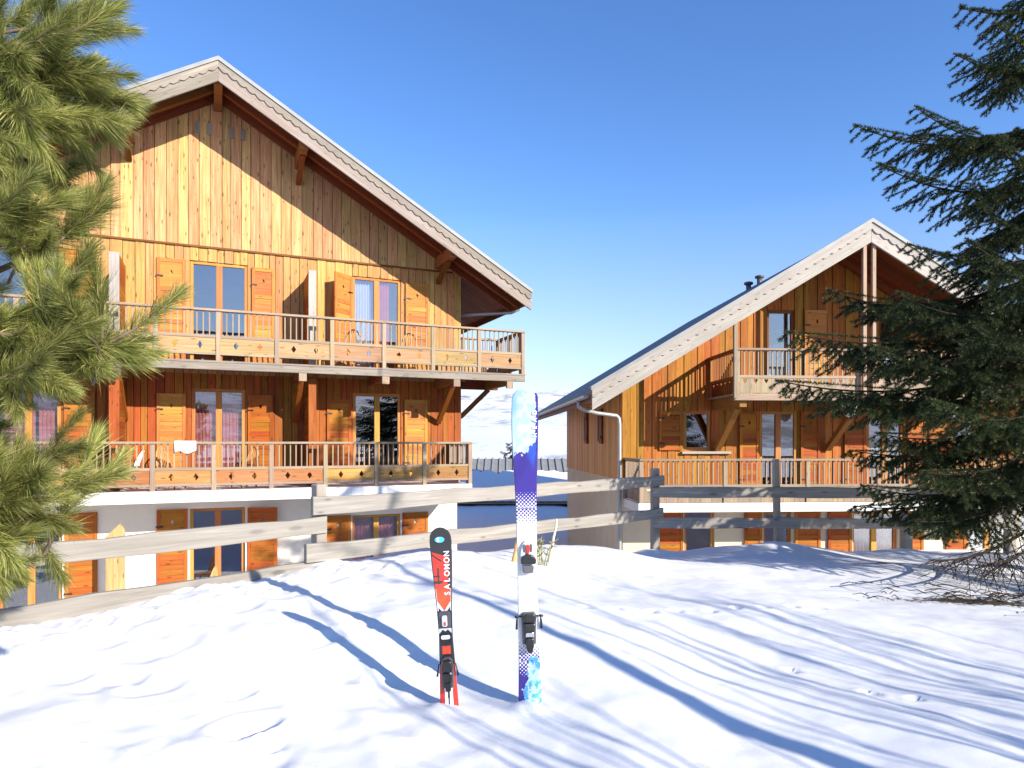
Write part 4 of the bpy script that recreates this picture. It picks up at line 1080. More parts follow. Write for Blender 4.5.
# child ski
KX, KY = -.302, 3.30
kg = gz(KX, KY)
K = empty('ski', (KX, KY, kg), 0, 'short red and black child ski standing upright beside the tall ski', 'ski')
K.rotation_euler = (R(1.5), R(-3.0), R(4))
kb, (ks_, ky_) = ski_board('board', .985, [(0, .044), (.10, .045), (.45, .0335), (.60, .037), (.80, .049), (.92, .0525), (.985, .04)], kid_col, K, ds=.0015, nx=56, th=.012, tip=.04)
kb.location = (0, 0, -.12)
yk = lambda s: yf(s, ks_, ky_)
for k_, ch in enumerate('SALOMON'):
    s_ = .540 + .0325 * k_; lettering(ch, .037, (.020 + .006 * k_ / 6, yk(s_ + .016) - .003, s_), K, M['white'], 90, sx=.95)
lg = outline(ell(-.004, .805, .023, .014), yk(.80) - .001, yk(.80) - .006, 'emblem', M['blue'], K, 0)
lettering('S', .026, (-.012, yk(.80) - .0085, .805), K, M['white'], 0, name='emblem_letter')
y0 = yk(.36)
kt = outline(rrect(-.028, .028, .375, .455, .01), y0 + .004, y0 - .016, 'toe_binding', M['dgrey'], K, .004)
outline(rrect(-.014, .012, .385, .44, .009), y0 - .0165, y0 - .030, 'toe_lever', M['lgrey'], kt, .004)
outline([(-.004, .392), (.004, .392), (.004, .41), (-.004, .41)], y0 - .0305, y0 - .033, 'release_indicator', M['red'], kt, 0)
kp = outline(rrect(-.032, .030, .300, .368, .01), y0 + .004, y0 - .022, 'toe_plate', M['black'], K, .005)
outline(rrect(-.022, .021, .325, .345, .008), y0 - .0225, y0 - .030, 'boot_pad', M['white'], kp, .003)
outline([(-.03, .352), (-.012, .372), (.0, .362), (.012, .372), (.030, .352), (.030, .378), (-.03, .378)], y0 - .0225, y0 - .027, 'toe_wing', M['lgrey'], kp, .002)
y0 = yk(.15)
kh = outline([(-.028, .085), (.028, .085), (.030, .20), (.024, .225), (.012, .236), (-.012, .236), (-.024, .225), (-.030, .20)], y0 + .004, y0 - .020, 'heel_binding', M['dgrey'], K, .006)
outline([(-.025, .175), (.025, .175), (.027, .205), (.018, .228), (-.018, .228), (-.027, .205)], y0 - .021, y0 - .056, 'heel_cup', M['black'], kh, .007)
outline([(-.021, .12), (.021, .12), (.024, .165), (-.024, .165)], y0 - .021, y0 - .044, 'heel_housing', M['black'], kh, .007)
outline(ell(.016, .168, .005, .005, 12), y0 - .0445, y0 - .05, 'pivot_pin', M['silver'], kh, 0)
outline([(-.012, .075), (.012, .075), (.016, .118), (-.016, .118)], y0 - .021, y0 - .040, 'heel_lever', M['black'], kh, .005)
for sg in (-1, 1):
    m = MB(); m.tube([(sg * .026, y0 - .004, .205), (sg * .040, y0 - .008, .200), (sg * .047, y0 - .012, .165), (sg * .050, y0 - .014, .145)], [.003, .003, .004, .0055], 8); m.build('brake_arm', M['black'], kh)

# ------------------------------------------------------------------ chairs, towel and other small things
def cane_chair(loc, rz, label, group='rattan chairs on the balconies and terrace'):
    t = empty('rattan_chair', loc, rz, label, 'chair', group)
    m = MB(); m.lathe([(0, .42), (.20, .42), (.225, .435), (.225, .455), (.19, .465), (0, .462)], n=20); m.build('seat', M['cane'], t)
    for (a, b) in ((-.17, -.15), (.17, -.15), (-.16, .16), (.16, .16)):
        m = MB(); m.tube([(a, b, .43), (a * 1.2, b * 1.25, 0)], .017, 8); m.build('leg', M['cane'], t)
    m = MB(); arch = [(.24 * math.cos(R(a)), .19 + .10 * max(0, math.sin(R(a))), .44 + .50 * math.sin(R(a))) for a in range(0, 181, 12)]
    m.tube(arch, .018, 8)
    for k in range(-3, 4):
        x = k * .06; h = .44 + .50 * math.sqrt(max(0, 1 - (x / .24) ** 2)); m.tube([(x, .19, .45), (x, .19 + .10 * (h - .44) / .5, h)], .009, 6)
    m.build('backrest', M['cane'], t)
    m = MB(); m.tube([(-.20, -.185, .1), (.20, -.185, .1), (.19, .2, .1), (-.19, .2, .1), (-.20, -.185, .1)], .011, 6); m.build('stretcher', M['cane'], t)
    return t
cane_chair(lworld(3.15, .95, 1.80), LA + R(150), 'rattan chair behind the upper railing, in front of the lilac curtain')
cane_chair(lworld(4.35, .95, 1.80), LA + R(190), 'rattan chair behind the upper railing, beside the right shutter')
cane_chair(lworld(-.95, .75, -1.03), LA + R(60), 'rattan chair behind the white towel on the lower balcony')
cane_chair(lworld(.55, .8, -1.03), LA + R(-60), 'rattan chair on the lower balcony in front of the pink curtains')
cane_chair(lworld(-.32, .8, -3.75), LA + R(-110), 'rattan chair on the snowy terrace at the ground floor door')
m = MB(lmp)
for (z0, z1, w) in ((-.20, .045, 1.675),):
    n = 16
    for k in range(n):
        def q(kk, z): u = -.86 + .42 * kk / n; return (u, w + .008 * math.sin(kk * 1.1) * (1 - (z - z0) / (z1 - z0)), z + (.03 * math.sin(kk * .5) if z == z0 else 0))
        m.face([q(k, z0), q(k + 1, z0), q(k + 1, z1), q(k, z1)], (0, 0, 1), (.5, .5), True)
        m.face([q(k, z1), q(k + 1, z1), (q(k + 1, z1)[0], 1.51, z1 - .004), (q(k, z1)[0], 1.51, z1 - .004)], (0, 0, 1), (.5, .5), True)
        m.face([(q(k, z1)[0], 1.51, z1 - .004), (q(k + 1, z1)[0], 1.51, z1 - .004), (q(k + 1, z1)[0], 1.505, -.15), (q(k, z1)[0], 1.505, -.15)], (0, 0, 1), (.5, .5), True)
o = m.build('towel', M['towel'], None, merge=True); o.location = LLOC; o.rotation_euler = (0, 0, LA)
so = o.modifiers.new('thick', 'SOLIDIFY'); so.thickness = .012
tag(o, 'small white towel hung over the lower balcony handrail', 'towel')
m = MB(lmp); pts = [(-1.66 + .10 * (k / 12) - .09 * math.sin(math.pi * (k / 12) ** 1.2), .55 - .3 * k / 12, -1.03 + .85 * k / 12) for k in range(13)]
for k in range(12):
    a, b = Vector(pts[k]), Vector(pts[k + 1]); wv = .055 * math.sin(math.pi * (k + .7) / 13.2) ** .5; wv2 = .055 * math.sin(math.pi * (k + 1.7) / 13.9) ** .5
    m.hexa([(a.x - wv, a.y, a.z), (a.x + wv, a.y, a.z), (a.x + wv, a.y + .02, a.z), (a.x - wv, a.y + .02, a.z), (b.x - wv2, b.y, b.z), (b.x + wv2, b.y, b.z), (b.x + wv2, b.y + .02, b.z), (b.x - wv2, b.y + .02, b.z)])
o = m.build('sled', M['white'], None, merge=True); o.location = LLOC; o.rotation_euler = (0, 0, LA)
tag(o, 'curved white board leaning on the wall of the lower balcony', 'board')

# stakes and weeds behind the tall ski
def stake(p0, p1, r, mat, label):
    m = MB(); c = Vector(p0); n = 8
    pts = [Vector(p0).lerp(Vector(p1), k / n) - c + Vector((.004 * math.sin(k * 2.1), .004 * math.cos(k * 1.4), 0)) for k in range(n + 1)]
    m.tube(pts, [r * (1 - .25 * k / n) for k in range(n + 1)], 8); o = m.build('stake', M[mat], None); o.location = c
    tag(o, label, 'stake')
def snowpt(px, Y): x = (px - CXP) / F * Y; return Vector((x, Y, gz(x, Y)))
a = snowpt(548, 7.0); bq = at(557, 519, 7.05); stake(a - Vector((0, 0, .1)), bq, .016, 'stake', 'slim pale stake leaning in the snow right of the tall ski')
a = snowpt(512.5, 6.6); bq = at(520, 530, 6.65); stake(a - Vector((0, 0, .1)), bq, .028, 'ostake', 'short orange brown stake peeking out left of the tall ski')
def weed(px, Y, h, n, label):
    c = snowpt(px, Y); m = MB()
    for k in range(n):
        a = random.uniform(0, 6.28); l = h * random.uniform(.6, 1.1); lean = random.uniform(.05, .4)
        p = Vector((random.uniform(-.04, .04), random.uniform(-.04, .04), -.05)); q = p + Vector((math.cos(a) * lean * l, math.sin(a) * lean * l, l))
        mid = p.lerp(q, .5) + Vector((0, 0, .03)); m.tube([p, mid, q], [.006, .005, .003], 5)
        for j in range(6):
            b = mid.lerp(q, random.random()); d = Vector((random.uniform(-1, 1), random.uniform(-1, 1), random.uniform(-.2, 1))).normalized() * .07
            m.tube([b, b + d], [.006, .002], 4)
    o = m.build('dry_weed', M['weed'], None); o.location = c; tag(o, label, 'plant')
weed(542, 6.7, .30, 7, 'greenish dry weed sprouting from the snow beside the pale stake')
def shrub(loc, r, n, label, mat='twig'):
    m = MB()
    for k in range(n):
        d = Vector((random.gauss(0, 1), random.gauss(0, 1), abs(random.gauss(.6, .6)))).normalized(); l = r * random.uniform(.5, 1.1)
        p = Vector((random.uniform(-.15, .15) * r * 2, random.uniform(-.15, .15) * r * 2, -.05)); q = p + d * l
        m.tube([p, p.lerp(q, .5) + Vector((0, 0, .05)), q], [.016, .011, .004], 5)
        for j in range(5):
            b = p.lerp(q, random.uniform(.3, 1)); e = Vector((random.gauss(0, 1), random.gauss(0, 1), random.gauss(.3, .8))).normalized() * r * .3
            m.tube([b, b + e], [.008, .003], 4)
    o = m.build('shrub', M[mat], None); o.location = loc; tag(o, label, 'shrub')
shrub(Vector((2.05, 14.2, -4.1 + EYE + 1.3)), .0001, 1, 'x') if False else None
shrub(Vector((1.75, 16.4, -2.55 + EYE - 1.4)), 1.0, 90, 'dark leafless shrub at the foot of the beige side wall')
shrub(Vector((2.3, 13.2, gz(2.3, 13.2))), 1.35, 70, 'low bare shrub below the downpipe of the right chalet')

# ------------------------------------------------------------------ trees
def tri_needles(P, D, length, width, r, seed=0):
    """flat pointed triangles from base points P in directions D"""
    n = len(P); rnd = rng.normal(size=(n, 3)); side = np.cross(D, rnd); side /= np.linalg.norm(side, axis=1, keepdims=True) + 1e-9
    L = length[:, None]; Wd = width
    V = np.empty((n, 3, 3)); V[:, 0] = P - side * Wd; V[:, 1] = P + side * Wd; V[:, 2] = P + D * L
    return V.reshape(-1, 3), np.repeat(r, 3)
def quad_needles(P, D, length, width, r, bend):
    """curved two-segment needles: 5 points, as triangles"""
    n = len(P); rnd = rng.normal(size=(n, 3)); side = np.cross(D, rnd); side /= np.linalg.norm(side, axis=1, keepdims=True) + 1e-9
    L = length[:, None]; A = P; B = P + D * L * .55; T = P + D * L + bend * L
    V = np.stack([A - side * width * .8, A + side * width * .8, B + side * width, B - side * width, T], 1)
    base = np.arange(n)[:, None] * 5
    Fc = np.concatenate([base + [0, 1, 2], base + [0, 2, 3], base + [3, 2, 4]])
    return V.reshape(-1, 3), Fc, np.repeat(r, 5)

def tube_tris(pts, rad, n=5):
    P = np.array(pts); V = []; Fc = []
    for k in range(len(P)):
        d = P[min(k + 1, len(P) - 1)] - P[max(k - 1, 0)]; d = d / (np.linalg.norm(d) + 1e-9)
        up = np.array([0, 0, 1.]) if abs(d[2]) < .9 else np.array([1., 0, 0]); x = np.cross(d, up); x /= np.linalg.norm(x); y = np.cross(x, d)
        for j in range(n): V.append(P[k] + (x * math.cos(2 * math.pi * j / n) + y * math.sin(2 * math.pi * j / n)) * rad[k])
    for k in range(len(P) - 1):
        for j in range(n):
            l = (j + 1) % n; a, b, c, d = k * n + j, k * n + l, (k + 1) * n + l, (k + 1) * n + j
            Fc += [(a, b, c), (a, c, d)]
    return np.array(V), np.array(Fc)

# --- pine: long needled shoots close to the camera
def pine_shoot(seed):
    rs = np.random.default_rng(seed)
    L = .40; n = 14; t = np.linspace(0, 1, n)
    cv = rs.normal(0, .05, 2)
    ax = np.stack([t * L, cv[0] * t ** 2, .10 * t ** 2 * L * 2 + cv[1] * t ** 2], 1)
    V1, F1 = tube_tris(ax, np.interp(t, [0, 1], [.0075, .004]), 6)
    nf = 190; s = np.sort(rs.random(nf) ** .75); s = .10 + .92 * s
    P0 = np.stack([np.interp(s, t, ax[:, k]) for k in range(3)], 1); P0[s > 1] = ax[-1]
    T = np.gradient(ax, axis=0); T /= np.linalg.norm(T, axis=1, keepdims=True); T0 = np.stack([np.interp(np.clip(s, 0, 1), t, T[:, k]) for k in range(3)], 1)
    rad = rs.normal(size=(nf, 3)); rad -= (rad * T0).sum(1, keepdims=True) * T0; rad /= np.linalg.norm(rad, axis=1, keepdims=True)
    ang = np.interp(s, [.1, .7, 1.02], [50, 35, 18]) + rs.normal(0, 13, nf); ang = np.radians(np.clip(ang, 5, 95))
    D0 = T0 * np.cos(ang)[:, None] + rad * np.sin(ang)[:, None]
    k = 4
    P = np.repeat(P0, k, 0); D = np.repeat(D0, k, 0) + rs.normal(0, .17, (nf * k, 3)); D /= np.linalg.norm(D, axis=1, keepdims=True)
    ln = np.clip(rs.normal(.102, .014, nf * k), .05, .13) * np.repeat(np.interp(s, [.1, .3, .9, 1.02], [.8, 1, 1, .8]), k)
    bend = np.repeat(T0, k, 0) * .16 + np.array([0, 0, -.10]) + rs.normal(0, .05, (nf * k, 3))
    V2, F2, r2 = quad_needles(P, D, ln, .00095, np.clip(np.repeat(rs.random(nf), k) * .55 + rs.random(nf * k) * .35 + .15 * np.repeat(s, k) - .05, 0, 1), bend)
    V = np.concatenate([V1, V2]); Fc = np.concatenate([F1, F2 + len(V1)])
    mi = np.concatenate([np.ones(len(F1)), np.zeros(len(F2))]); r = np.concatenate([np.zeros(len(V1)), r2])
    return V, Fc, mi, r
def pine_spray(seed):
    rs = np.random.default_rng(seed); Vs = []; Fs = []; Ms = []; Rs = []; off = 0
    for j in range(3):
        V, Fc, mi, r = pine_shoot(seed * 10 + j)
        if j:
            az = (-1) ** j * rs.uniform(.45, .85); el = rs.uniform(-.5, .5); sc_ = rs.uniform(.62, .85)
            ca, sa, ce, se = math.cos(az), math.sin(az), math.cos(el), math.sin(el)
            Rm = np.array([[ca, -sa, 0], [sa, ca, 0], [0, 0, 1]]) @ np.array([[ce, 0, -se], [0, 1, 0], [se, 0, ce]])
            V = (V * sc_) @ Rm.T + np.array([.04 + .07 * j, 0, 0])
        Vs.append(V); Fs.append(Fc + off); Ms.append(mi); Rs.append(r); off += len(V)
    return fast_mesh('pine_shoot', np.concatenate(Vs), np.concatenate(Fs), [M['pine'], M['bark']], np.concatenate(Ms), {'r': np.concatenate(Rs)})
PS = [pine_spray(100 + k) for k in range(7)]
PX, PY = -2.75, 2.75
pbase = Vector((PX, PY, gz(PX, PY)))
pine = empty('pine_tree', pbase, 0, 'long needled pine at the left edge, its shoots reaching into the view', 'tree')
m = MB(); m.tube([(0, 0, -.3), (.02, .0, .8), (-.02, .03, 2.0), (.03, 0, 3.4), (0, .02, 4.6)], [.13, .115, .095, .06, .015], 14); m.build('trunk', M['bark'], pine)
def place_shoot(tip, d, sc_, par, k):
    d = d.normalized(); q = d.to_track_quat('X', 'Z')
    o = link('shoot', PS[k % len(PS)], par)
    o.rotation_euler = (q @ Matrix.Rotation(random.uniform(-.9, .9), 3, 'X').to_quaternion()).to_euler(); o.scale = (sc_,) * 3
    o.location = tip - d * (.44 * sc_) - pbase
    return o
# limb ends (pixel, distance) and the direction its leading shoot points to in the picture
limbs = [((126, 18, 2.55), (1, .30)), ((124, 60, 2.5), (1, .05)), ((114, 94, 2.6), (1, -.25)), ((104, 128, 2.6), (.8, -.5)), ((74, 20, 2.7), (.4, 1)), ((50, 90, 2.45), (.7, -.4)), ((72, 158, 2.7), (.6, -.9)), ((14, 150, 2.4), (.2, -1)), ((12, 60, 2.5), (.4, .6)),
         ((102, 208, 2.6), (1, .55)), ((66, 224, 2.5), (.9, .1)), ((30, 205, 2.6), (.5, .3)), ((136, 280, 2.55), (.45, 1)), ((96, 338, 2.45), (.8, .45)), ((134, 366, 2.6), (1, -.3)), ((84, 350, 2.5), (.8, -.1)),
         ((30, 330, 2.4), (.8, .2)), ((30, 410, 2.5), (.6, -.6)), ((95, 448, 2.6), (.55, 1)), ((76, 492, 2.5), (.95, .05)), ((56, 540, 2.55), (.9, -.5)), ((24, 480, 2.4), (.5, .7)), ((24, 566, 2.5), (.6, -.8)), ((10, 440, 2.6), (.8, .2)),
         ((-30, 60, 2.5), (.5, .8)), ((-40, 270, 2.5), (.6, .6)), ((-40, 480, 2.6), (.6, .3)), ((-20, 380, 2.6), (.6, .3))]
cnt = 0
for (px, py, Y), (dx, dz) in limbs:
    tip = at(px, py, Y); d = Vector((dx, random.uniform(-.35, .35), dz)).normalized()
    start = Vector((PX, PY, tip.z - .25 * (tip.x - PX) - .1)); end = tip - d * .30
    m = MB(); c1 = start.lerp(end, .5) + Vector((0, 0, -.05)); m.tube([start - pbase, c1 - pbase, end - pbase], [.028, .018, .008], 8); m.build('limb', M['bark'], pine)
    place_shoot(tip, d, random.uniform(.92, 1.1), pine, cnt); cnt += 1
    for j in range(2):                               # side shoots along the limb
        f = (.26, .10)[j]
        p = tip - Vector((f * .7 + .05, random.uniform(-.12, .12), f * .3)) ; dd = (d + Vector((random.uniform(-.3, .3), random.uniform(-.7, .7), random.choice((-1, 1)) * random.uniform(.35, .8)))).normalized()
        if cnt < 100: place_shoot(p + dd * .08, dd, random.uniform(.75, 1.0), pine, cnt); cnt += 1

# --- spruce: short needled drooping fans
def spruce_branch(seed, L, bare=False):
    rs = np.random.default_rng(seed); lines = []
    n = 12; t = np.linspace(0, 1, n); dr = rs.uniform(.05, .11)
    ax = np.stack([t * L, .05 * L * np.sin(t * 3 + rs.random() * 6) * t, (-dr * np.sin(t * math.pi * .9) * 1.2 + .05 * t ** 3) * L], 1)
    V1, F1 = tube_tris(ax, np.interp(t, [0, 1], [.022, .005]), 6)
    VW = [V1]; FW = [F1]; off = len(V1)
    lines.append((ax[6], ax[-1]))
    s = .10 * L
    while s < L * .995:
        p = np.array([np.interp(s / L, t, ax[:, k]) for k in range(3)])
        for sg in (-1, 1):
            l = min(.58, .10 + .50 * (L - s)) * rs.uniform(.6, 1.12) * (.55 if s < .3 * L else 1)
            a = math.radians(rs.uniform(40, 64)); dz = rs.uniform(-.85, -.12)
            d = np.array([math.cos(a), sg * math.sin(a), dz]); d /= np.linalg.norm(d)
            q = p + d * l + np.array([.10 * l, 0, .05 * l])
            lines.append((p, q))
            vv, ff = tube_tris([p, q], [.005, .002], 3); VW.append(vv); FW.append(ff + off); off += len(vv)
            u = .05; k = 0
            while u < l - .02:
                b = p + (q - p) * u / l; k += 1; s2 = 1 if k % 2 else -1
                e = min(.20, .03 + .45 * (l - u)) * rs.uniform(.7, 1.15)
                an = math.radians(48) * s2; dd = np.array([d[0] * math.cos(an) - d[1] * math.sin(an), d[0] * math.sin(an) + d[1] * math.cos(an), d[2] + rs.uniform(-.6, .0)]); dd /= np.linalg.norm(dd)
                lines.append((b, b + dd * e))
                vv, ff = tube_tris([b, b + dd * e], [.003, .0015], 3); VW.append(vv); FW.append(ff + off); off += len(vv)
                u += rs.uniform(.07, .095)
        s += rs.uniform(.08, .11)
    A = np.array([x[0] for x in lines]); B = np.array([x[1] for x in lines]); ln = np.linalg.norm(B - A, axis=1)
    num = np.maximum(3, (ln * (760 if not bare else 0)).astype(int)); idx = np.repeat(np.arange(len(A)), num) if not bare else np.zeros(0, int)
    f = rs.random(len(idx)) ** .9; P = A[idx] + (B[idx] - A[idx]) * f[:, None]; T = (B - A)[idx] / (ln[idx][:, None] + 1e-9)
    rad = rs.normal(size=(len(idx), 3)) + np.array([0, 0, .25]); rad -= (rad * T).sum(1, keepdims=True) * T; rad /= np.linalg.norm(rad, axis=1, keepdims=True) + 1e-9
    a = np.radians(rs.normal(54, 12, len(idx))); D = T * np.cos(a)[:, None] + rad * np.sin(a)[:, None]
    tipness = np.clip(f * .6 + rs.random(len(idx)) * .5 - .15, 0, 1)
    V2, r2 = tri_needles(P, D, rs.uniform(.025, .038, len(idx)), .0030, tipness)
    VW = np.concatenate(VW); FW = np.concatenate(FW)
    V = np.concatenate([VW, V2]); F2 = np.arange(len(V2)).reshape(-1, 3) + len(VW)
    return fast_mesh('spruce_branch', V, np.concatenate([FW, F2]), [M['spruce'], M['sprucewood']], np.concatenate([np.ones(len(FW)), np.zeros(len(F2))]), {'r': np.concatenate([np.zeros(len(VW)), r2])})
SB = [(2.8, spruce_branch(11, 2.8)), (2.3, spruce_branch(12, 2.3)), (1.8, spruce_branch(13, 1.8)), (2.6, spruce_branch(14, 2.6)), (1.2, spruce_branch(15, 1.2))]
SBARE = (2.0, spruce_branch(21, 2.0, bare=True))
SX, SY = 6.1, 7.4; sbase = Vector((SX, SY, gz(SX, SY)))
spr = empty('spruce_tree', sbase, 0, 'dark spruce at the right edge, its long drooping branches crossing the right chalet', 'tree')
TOP = 9.1
m = MB(); m.tube([(0, 0, -.3), (0, 0, .3), (.03, 0, 2.5), (-.02, .02, 5.5), (0, 0, TOP)], [.24, .19, .14, .08, .012], 14); m.build('trunk', M['bark'], spr)
def spruce_place(p0, p1, name='branch', lib=None, roll=0):
    d = p1 - p0; L = d.length
    lib = lib or min(SB, key=lambda b: abs(b[0] - L * random.uniform(.9, 1.1)))
    q = d.normalized().to_track_quat('X', 'Z')
    o = link(name, lib[1], spr); s = L / lib[0]
    o.rotation_euler = (q @ Matrix.Rotation(roll + random.uniform(-.15, .15), 3, 'X').to_quaternion()).to_euler(); o.scale = (s, max(.75, min(1.1, s)), max(.75, min(1.1, s)))
    o.location = p0 - sbase
    return o
# the branches the picture shows: tip (pixel, distance), height of the root above / below the tip
tips = [(956, 14, 7.3, .35), (947, 60, 7.0, .30), (985, 30, 6.6, .4), (860, 122, 7.1, .25), (915, 140, 7.6, .3), (884, 160, 6.9, .05), (964, 208, 6.7, .2), (925, 105, 6.5, .3), (985, 150, 6.3, .3),
        (832, 292, 7.2, .35), (902, 252, 6.9, .1), (955, 242, 6.6, .25), (850, 310, 7.7, .5), (788, 339, 7.0, .45), (842, 362, 7.4, .45), (778, 388, 7.2, .40), (835, 400, 6.8, .4), (880, 345, 6.4, .3), (900, 300, 6.2, .3),
        (846, 456, 7.3, .45), (880, 440, 6.7, .45), (868, 490, 7.0, .5), (852, 510, 7.6, .6), (905, 525, 6.8, .6), (925, 480, 6.3, .5), (940, 400, 6.1, .3), (960, 330, 6.0, .3), (985, 270, 6.0, .2)]
for (px, py, Y, dz) in tips:
    p1 = at(px, py, Y); p0 = Vector((SX, SY, min(p1.z + dz, sbase.z + TOP - .2)))
    spruce_place(p0, p1)
for k in range(46):      # the rest of the crown, away from the camera's left side
    h = 1.35 + (TOP - 1.7) * (k / 46) ** 1.05; L = 3.1 * (1 - h / TOP) ** .8 + .5
    az = random.uniform(-100, 100)
    d = Vector((math.cos(R(az)), math.sin(R(az)), -.16))
    p0 = sbase + Vector((0, 0, h)); spruce_place(p0, p0 + d.normalized() * L)
for (px, py, Y) in ((925, 562, 6.2), (975, 565, 6.1)):
    p1 = at(px, py, Y); p0 = Vector((SX, SY, p1.z + .55)); spruce_place(p0, p1, 'bare_branch', SBARE)

# small dark conifer on the slope between the chalets
sm = spruce_branch(31, 1.0)
t = empty('small_conifer', Vector((.05, 47.0, -3.4 + EYE)), 0, 'small dark conifer above the metal roof, half hidden by the tall ski', 'tree')
m = MB(); m.tube([(0, 0, -.5), (0, 0, 4.0)], [.12, .02], 8); m.build('trunk', M['bark'], t)
for k in range(24):
    h = 1.0 + 2.7 * k / 24; o = link('branch', sm, t); o.location = (0, 0, h); o.rotation_euler = (0, .12, k * 2.4); s = 1.6 * (1 - (h - 1.0) / 3.2) + .2; o.scale = (s, s, s * 1.6)

# --- bare larches behind the camera, whose shadows fall across the snow
def larch(x, y, H, seed, label, r0=.085, nb=46, bl=1.9, zmin=.6, lean=0):
    rnd = random.Random(seed); base = Vector((x, y, gz(x, y)))
    t = empty('bare_larch', base, 0, label, 'tree')
    pts = [(.02 * math.sin(k * .8 + seed) + lean * (-.3 + (H + .3) * k / 10), .02 * math.cos(k * .6), -.3 + (H + .3) * k / 10) for k in range(11)]
    m = MB(); m.tube(pts, [r0 * (1 - .9 * k / 10) for k in range(11)], 10); m.build('trunk', M['bark'], t)
    m = MB()
    for k in range(nb):
        h = zmin + (H - zmin - .2) * k / nb; L = bl * (1 - (h / H) ** 1.3) + .3; L *= rnd.uniform(.6, 1.1); az = k * 2.4 + rnd.uniform(-.4, .4); c = Vector((math.cos(az), math.sin(az), 0))
        P = [Vector((lean * h, 0, h)) + c * (L * j / 5) + Vector((rnd.uniform(-.03, .03), rnd.uniform(-.03, .03), -.10 * L * math.sin(j / 5 * 2.6) + .02 * j)) for j in range(6)]
        m.tube(P, [.021 * (1 - .7 * j / 5) for j in range(6)], 5, r=(.4, .4))
        for j in range(9):
            f = rnd.uniform(.2, .98); i = int(f * 5); b = P[i].lerp(P[min(i + 1, 5)], f * 5 - i)
            sd = Vector((-c.y, c.x, 0)) * rnd.choice((-1, 1)); e = (c * .6 + sd * .8 + Vector((0, 0, rnd.uniform(-.5, .2)))).normalized() * L * .28 * rnd.uniform(.5, 1)
            m.tube([b, b + e], [.011, .006], 4, False, r=(.4, .4))
    m.build('branches', M['bark'], t)
larch(3.98, -.49, 5.8, 3, 'leaning bare larch sapling behind the viewer, nearest to the skis', .115, 9, 1.0, 3.6, lean=.35)
def stems(x, y, n, seed, label):
    rnd = random.Random(seed); base = Vector((x, y, gz(x, y))); t = empty('bare_shrub', base, 0, label, 'shrub')
    for k in range(n):
        H = rnd.uniform(2.4, 4.3); ax = rnd.uniform(.15, .75); ay = rnd.uniform(-.12, .12); b0 = Vector((rnd.uniform(-.5, .5), rnd.uniform(-.35, .35), -.1))
        P = [b0 + Vector((ax * H * (j / 6) * (.7 + .3 * j / 6), ay * H * j / 6 + .04 * math.sin(j * 1.3 + k), H * j / 6)) for j in range(7)]
        m = MB(); m.tube(P, [.018 * (1 - .65 * j / 6) for j in range(7)], 5)
        for j in range(5):
            f = rnd.uniform(.35, .95); i = int(f * 6); b = P[i].lerp(P[min(i + 1, 6)], f * 6 - i)
            e = Vector((ax + rnd.uniform(-.4, .4), rnd.uniform(-.35, .35), 1)).normalized() * rnd.uniform(.35, .9); m.tube([b, b + e], [.008, .004], 4, False)
        m.build('stem', M['bark'], t)
stems(4.6, -.1, 13, 5, 'many stemmed bare shrub behind the viewer on the right')
stems(5.9, .0, 11, 6, 'bare shrub leaning right, farther out behind the viewer')
stems(3.1, -.6, 8, 9, 'thin bare shrub close behind the viewer')

# fallen twigs below the spruce
rows = []
m = MB()
for k in range(170):
    x = random.gauss(4.7, .6); y = random.gauss(6.05, .22) - .22 * (x - 4.3); a = random.uniform(-.9, .9) + (3.14 if random.random() < .5 else 0); l = random.uniform(.05, .28)
    z = gz(x, y) + .02; x2 = x + math.cos(a) * l; y2 = y + math.sin(a) * l * .6
    m.tube([(x, y, z), ((x + x2) / 2, (y + y2) / 2, (z + gz(x2, y2) + .03) / 2 + .02), (x2, y2, gz(x2, y2) + .03)], [.0045, .004, .002], 4, False)
tag(m.build('fallen_twigs', M['sprucewood'], None), 'scattered dry twigs on the snow under the spruce', 'twigs', kind='stuff')

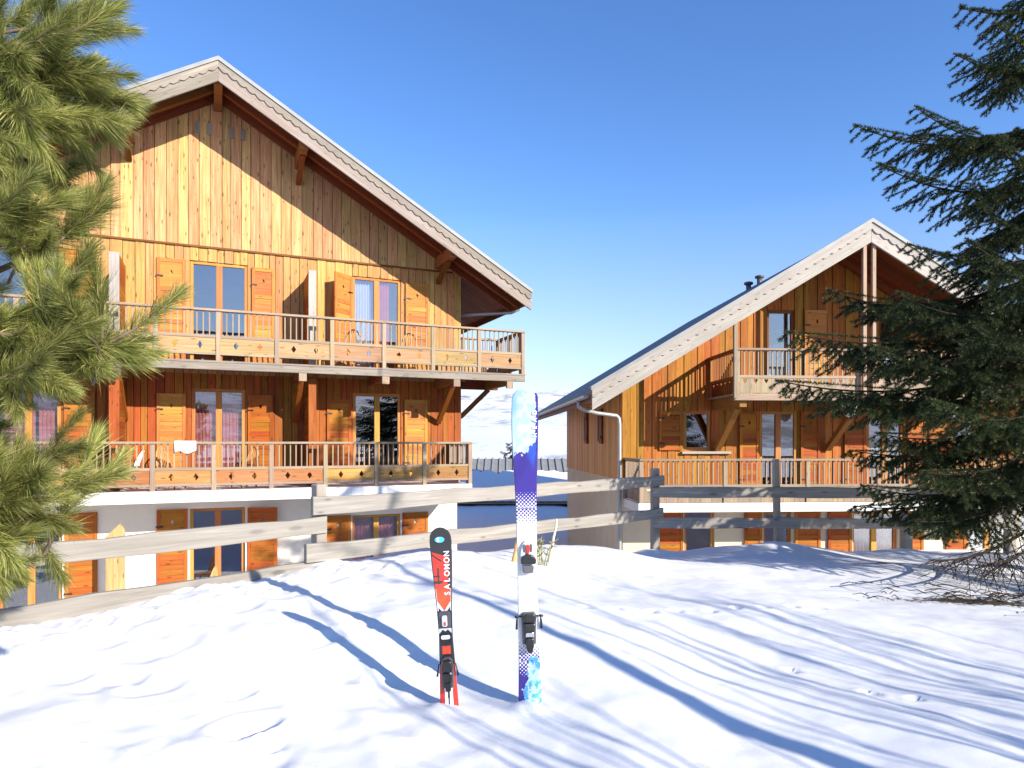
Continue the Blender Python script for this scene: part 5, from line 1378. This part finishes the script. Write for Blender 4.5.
# ------------------------------------------------------------------ sun, sky, camera
w = bpy.data.worlds.new('World'); sc.world = w; w.use_nodes = True
nt = w.node_tree; bg = nt.nodes['Background']; sky = nt.nodes.new('ShaderNodeTexSky'); sky.sky_type = 'NISHITA'
sky.sun_disc = False; sky.sun_elevation = R(SUN_EL); sky.sun_rotation = R(180 - SUN_AZ); sky.altitude = 1600; sky.air_density = 1.0; sky.dust_density = .3; sky.ozone_density = 1.0
hs = nt.nodes.new('ShaderNodeHueSaturation'); hs.inputs['Hue'].default_value = .511
tcw = nt.nodes.new('ShaderNodeTexCoord'); sxw = nt.nodes.new('ShaderNodeSeparateXYZ'); nt.links.new(tcw.outputs['Generated'], sxw.inputs[0])
mrw = nt.nodes.new('ShaderNodeMapRange'); nt.links.new(sxw.outputs[2], mrw.inputs[0])
mrw.inputs[1].default_value = .0; mrw.inputs[2].default_value = .32; mrw.inputs[3].default_value = .85; mrw.inputs[4].default_value = 1.28; nt.links.new(mrw.outputs[0], hs.inputs['Saturation'])
mvw = nt.nodes.new('ShaderNodeMapRange'); nt.links.new(sxw.outputs[2], mvw.inputs[0])
mvw.inputs[1].default_value = .0; mvw.inputs[2].default_value = .3; mvw.inputs[3].default_value = .58; mvw.inputs[4].default_value = 1.22; nt.links.new(mvw.outputs[0], hs.inputs['Value'])
nt.links.new(sky.outputs[0], hs.inputs['Color']); nt.links.new(hs.outputs[0], bg.inputs[0]); bg.inputs[1].default_value = .138
ld = bpy.data.lights.new('sun', 'SUN'); ld.energy = 5.0; ld.angle = R(.53); ld.color = (1, .93, .82)
lo = bpy.data.objects.new('sun', ld); C.objects.link(lo)
sd = Vector((math.sin(R(SUN_AZ)) * math.cos(R(SUN_EL)), -math.cos(R(SUN_AZ)) * math.cos(R(SUN_EL)), math.sin(R(SUN_EL))))
lo.rotation_euler = sd.to_track_quat('Z', 'Y').to_euler(); lo.location = sd * 30
cd = bpy.data.cameras.new('camera'); cam = bpy.data.objects.new('camera', cd); C.objects.link(cam)
cam.location = (0, 0, EYE); cam.rotation_euler = (R(90), 0, 0)
cd.sensor_width = 36; cd.lens = F / 1024 * 36; cd.shift_y = (HYP - 384) / 1024; cd.clip_start = .05; cd.clip_end = 6000
sc.camera = cam
sc.view_settings.view_transform = 'Standard'; sc.view_settings.look = 'None'; sc.view_settings.exposure = 0.76; sc.view_settings.gamma = 1
sc.render.resolution_x = 1024; sc.render.resolution_y = 768
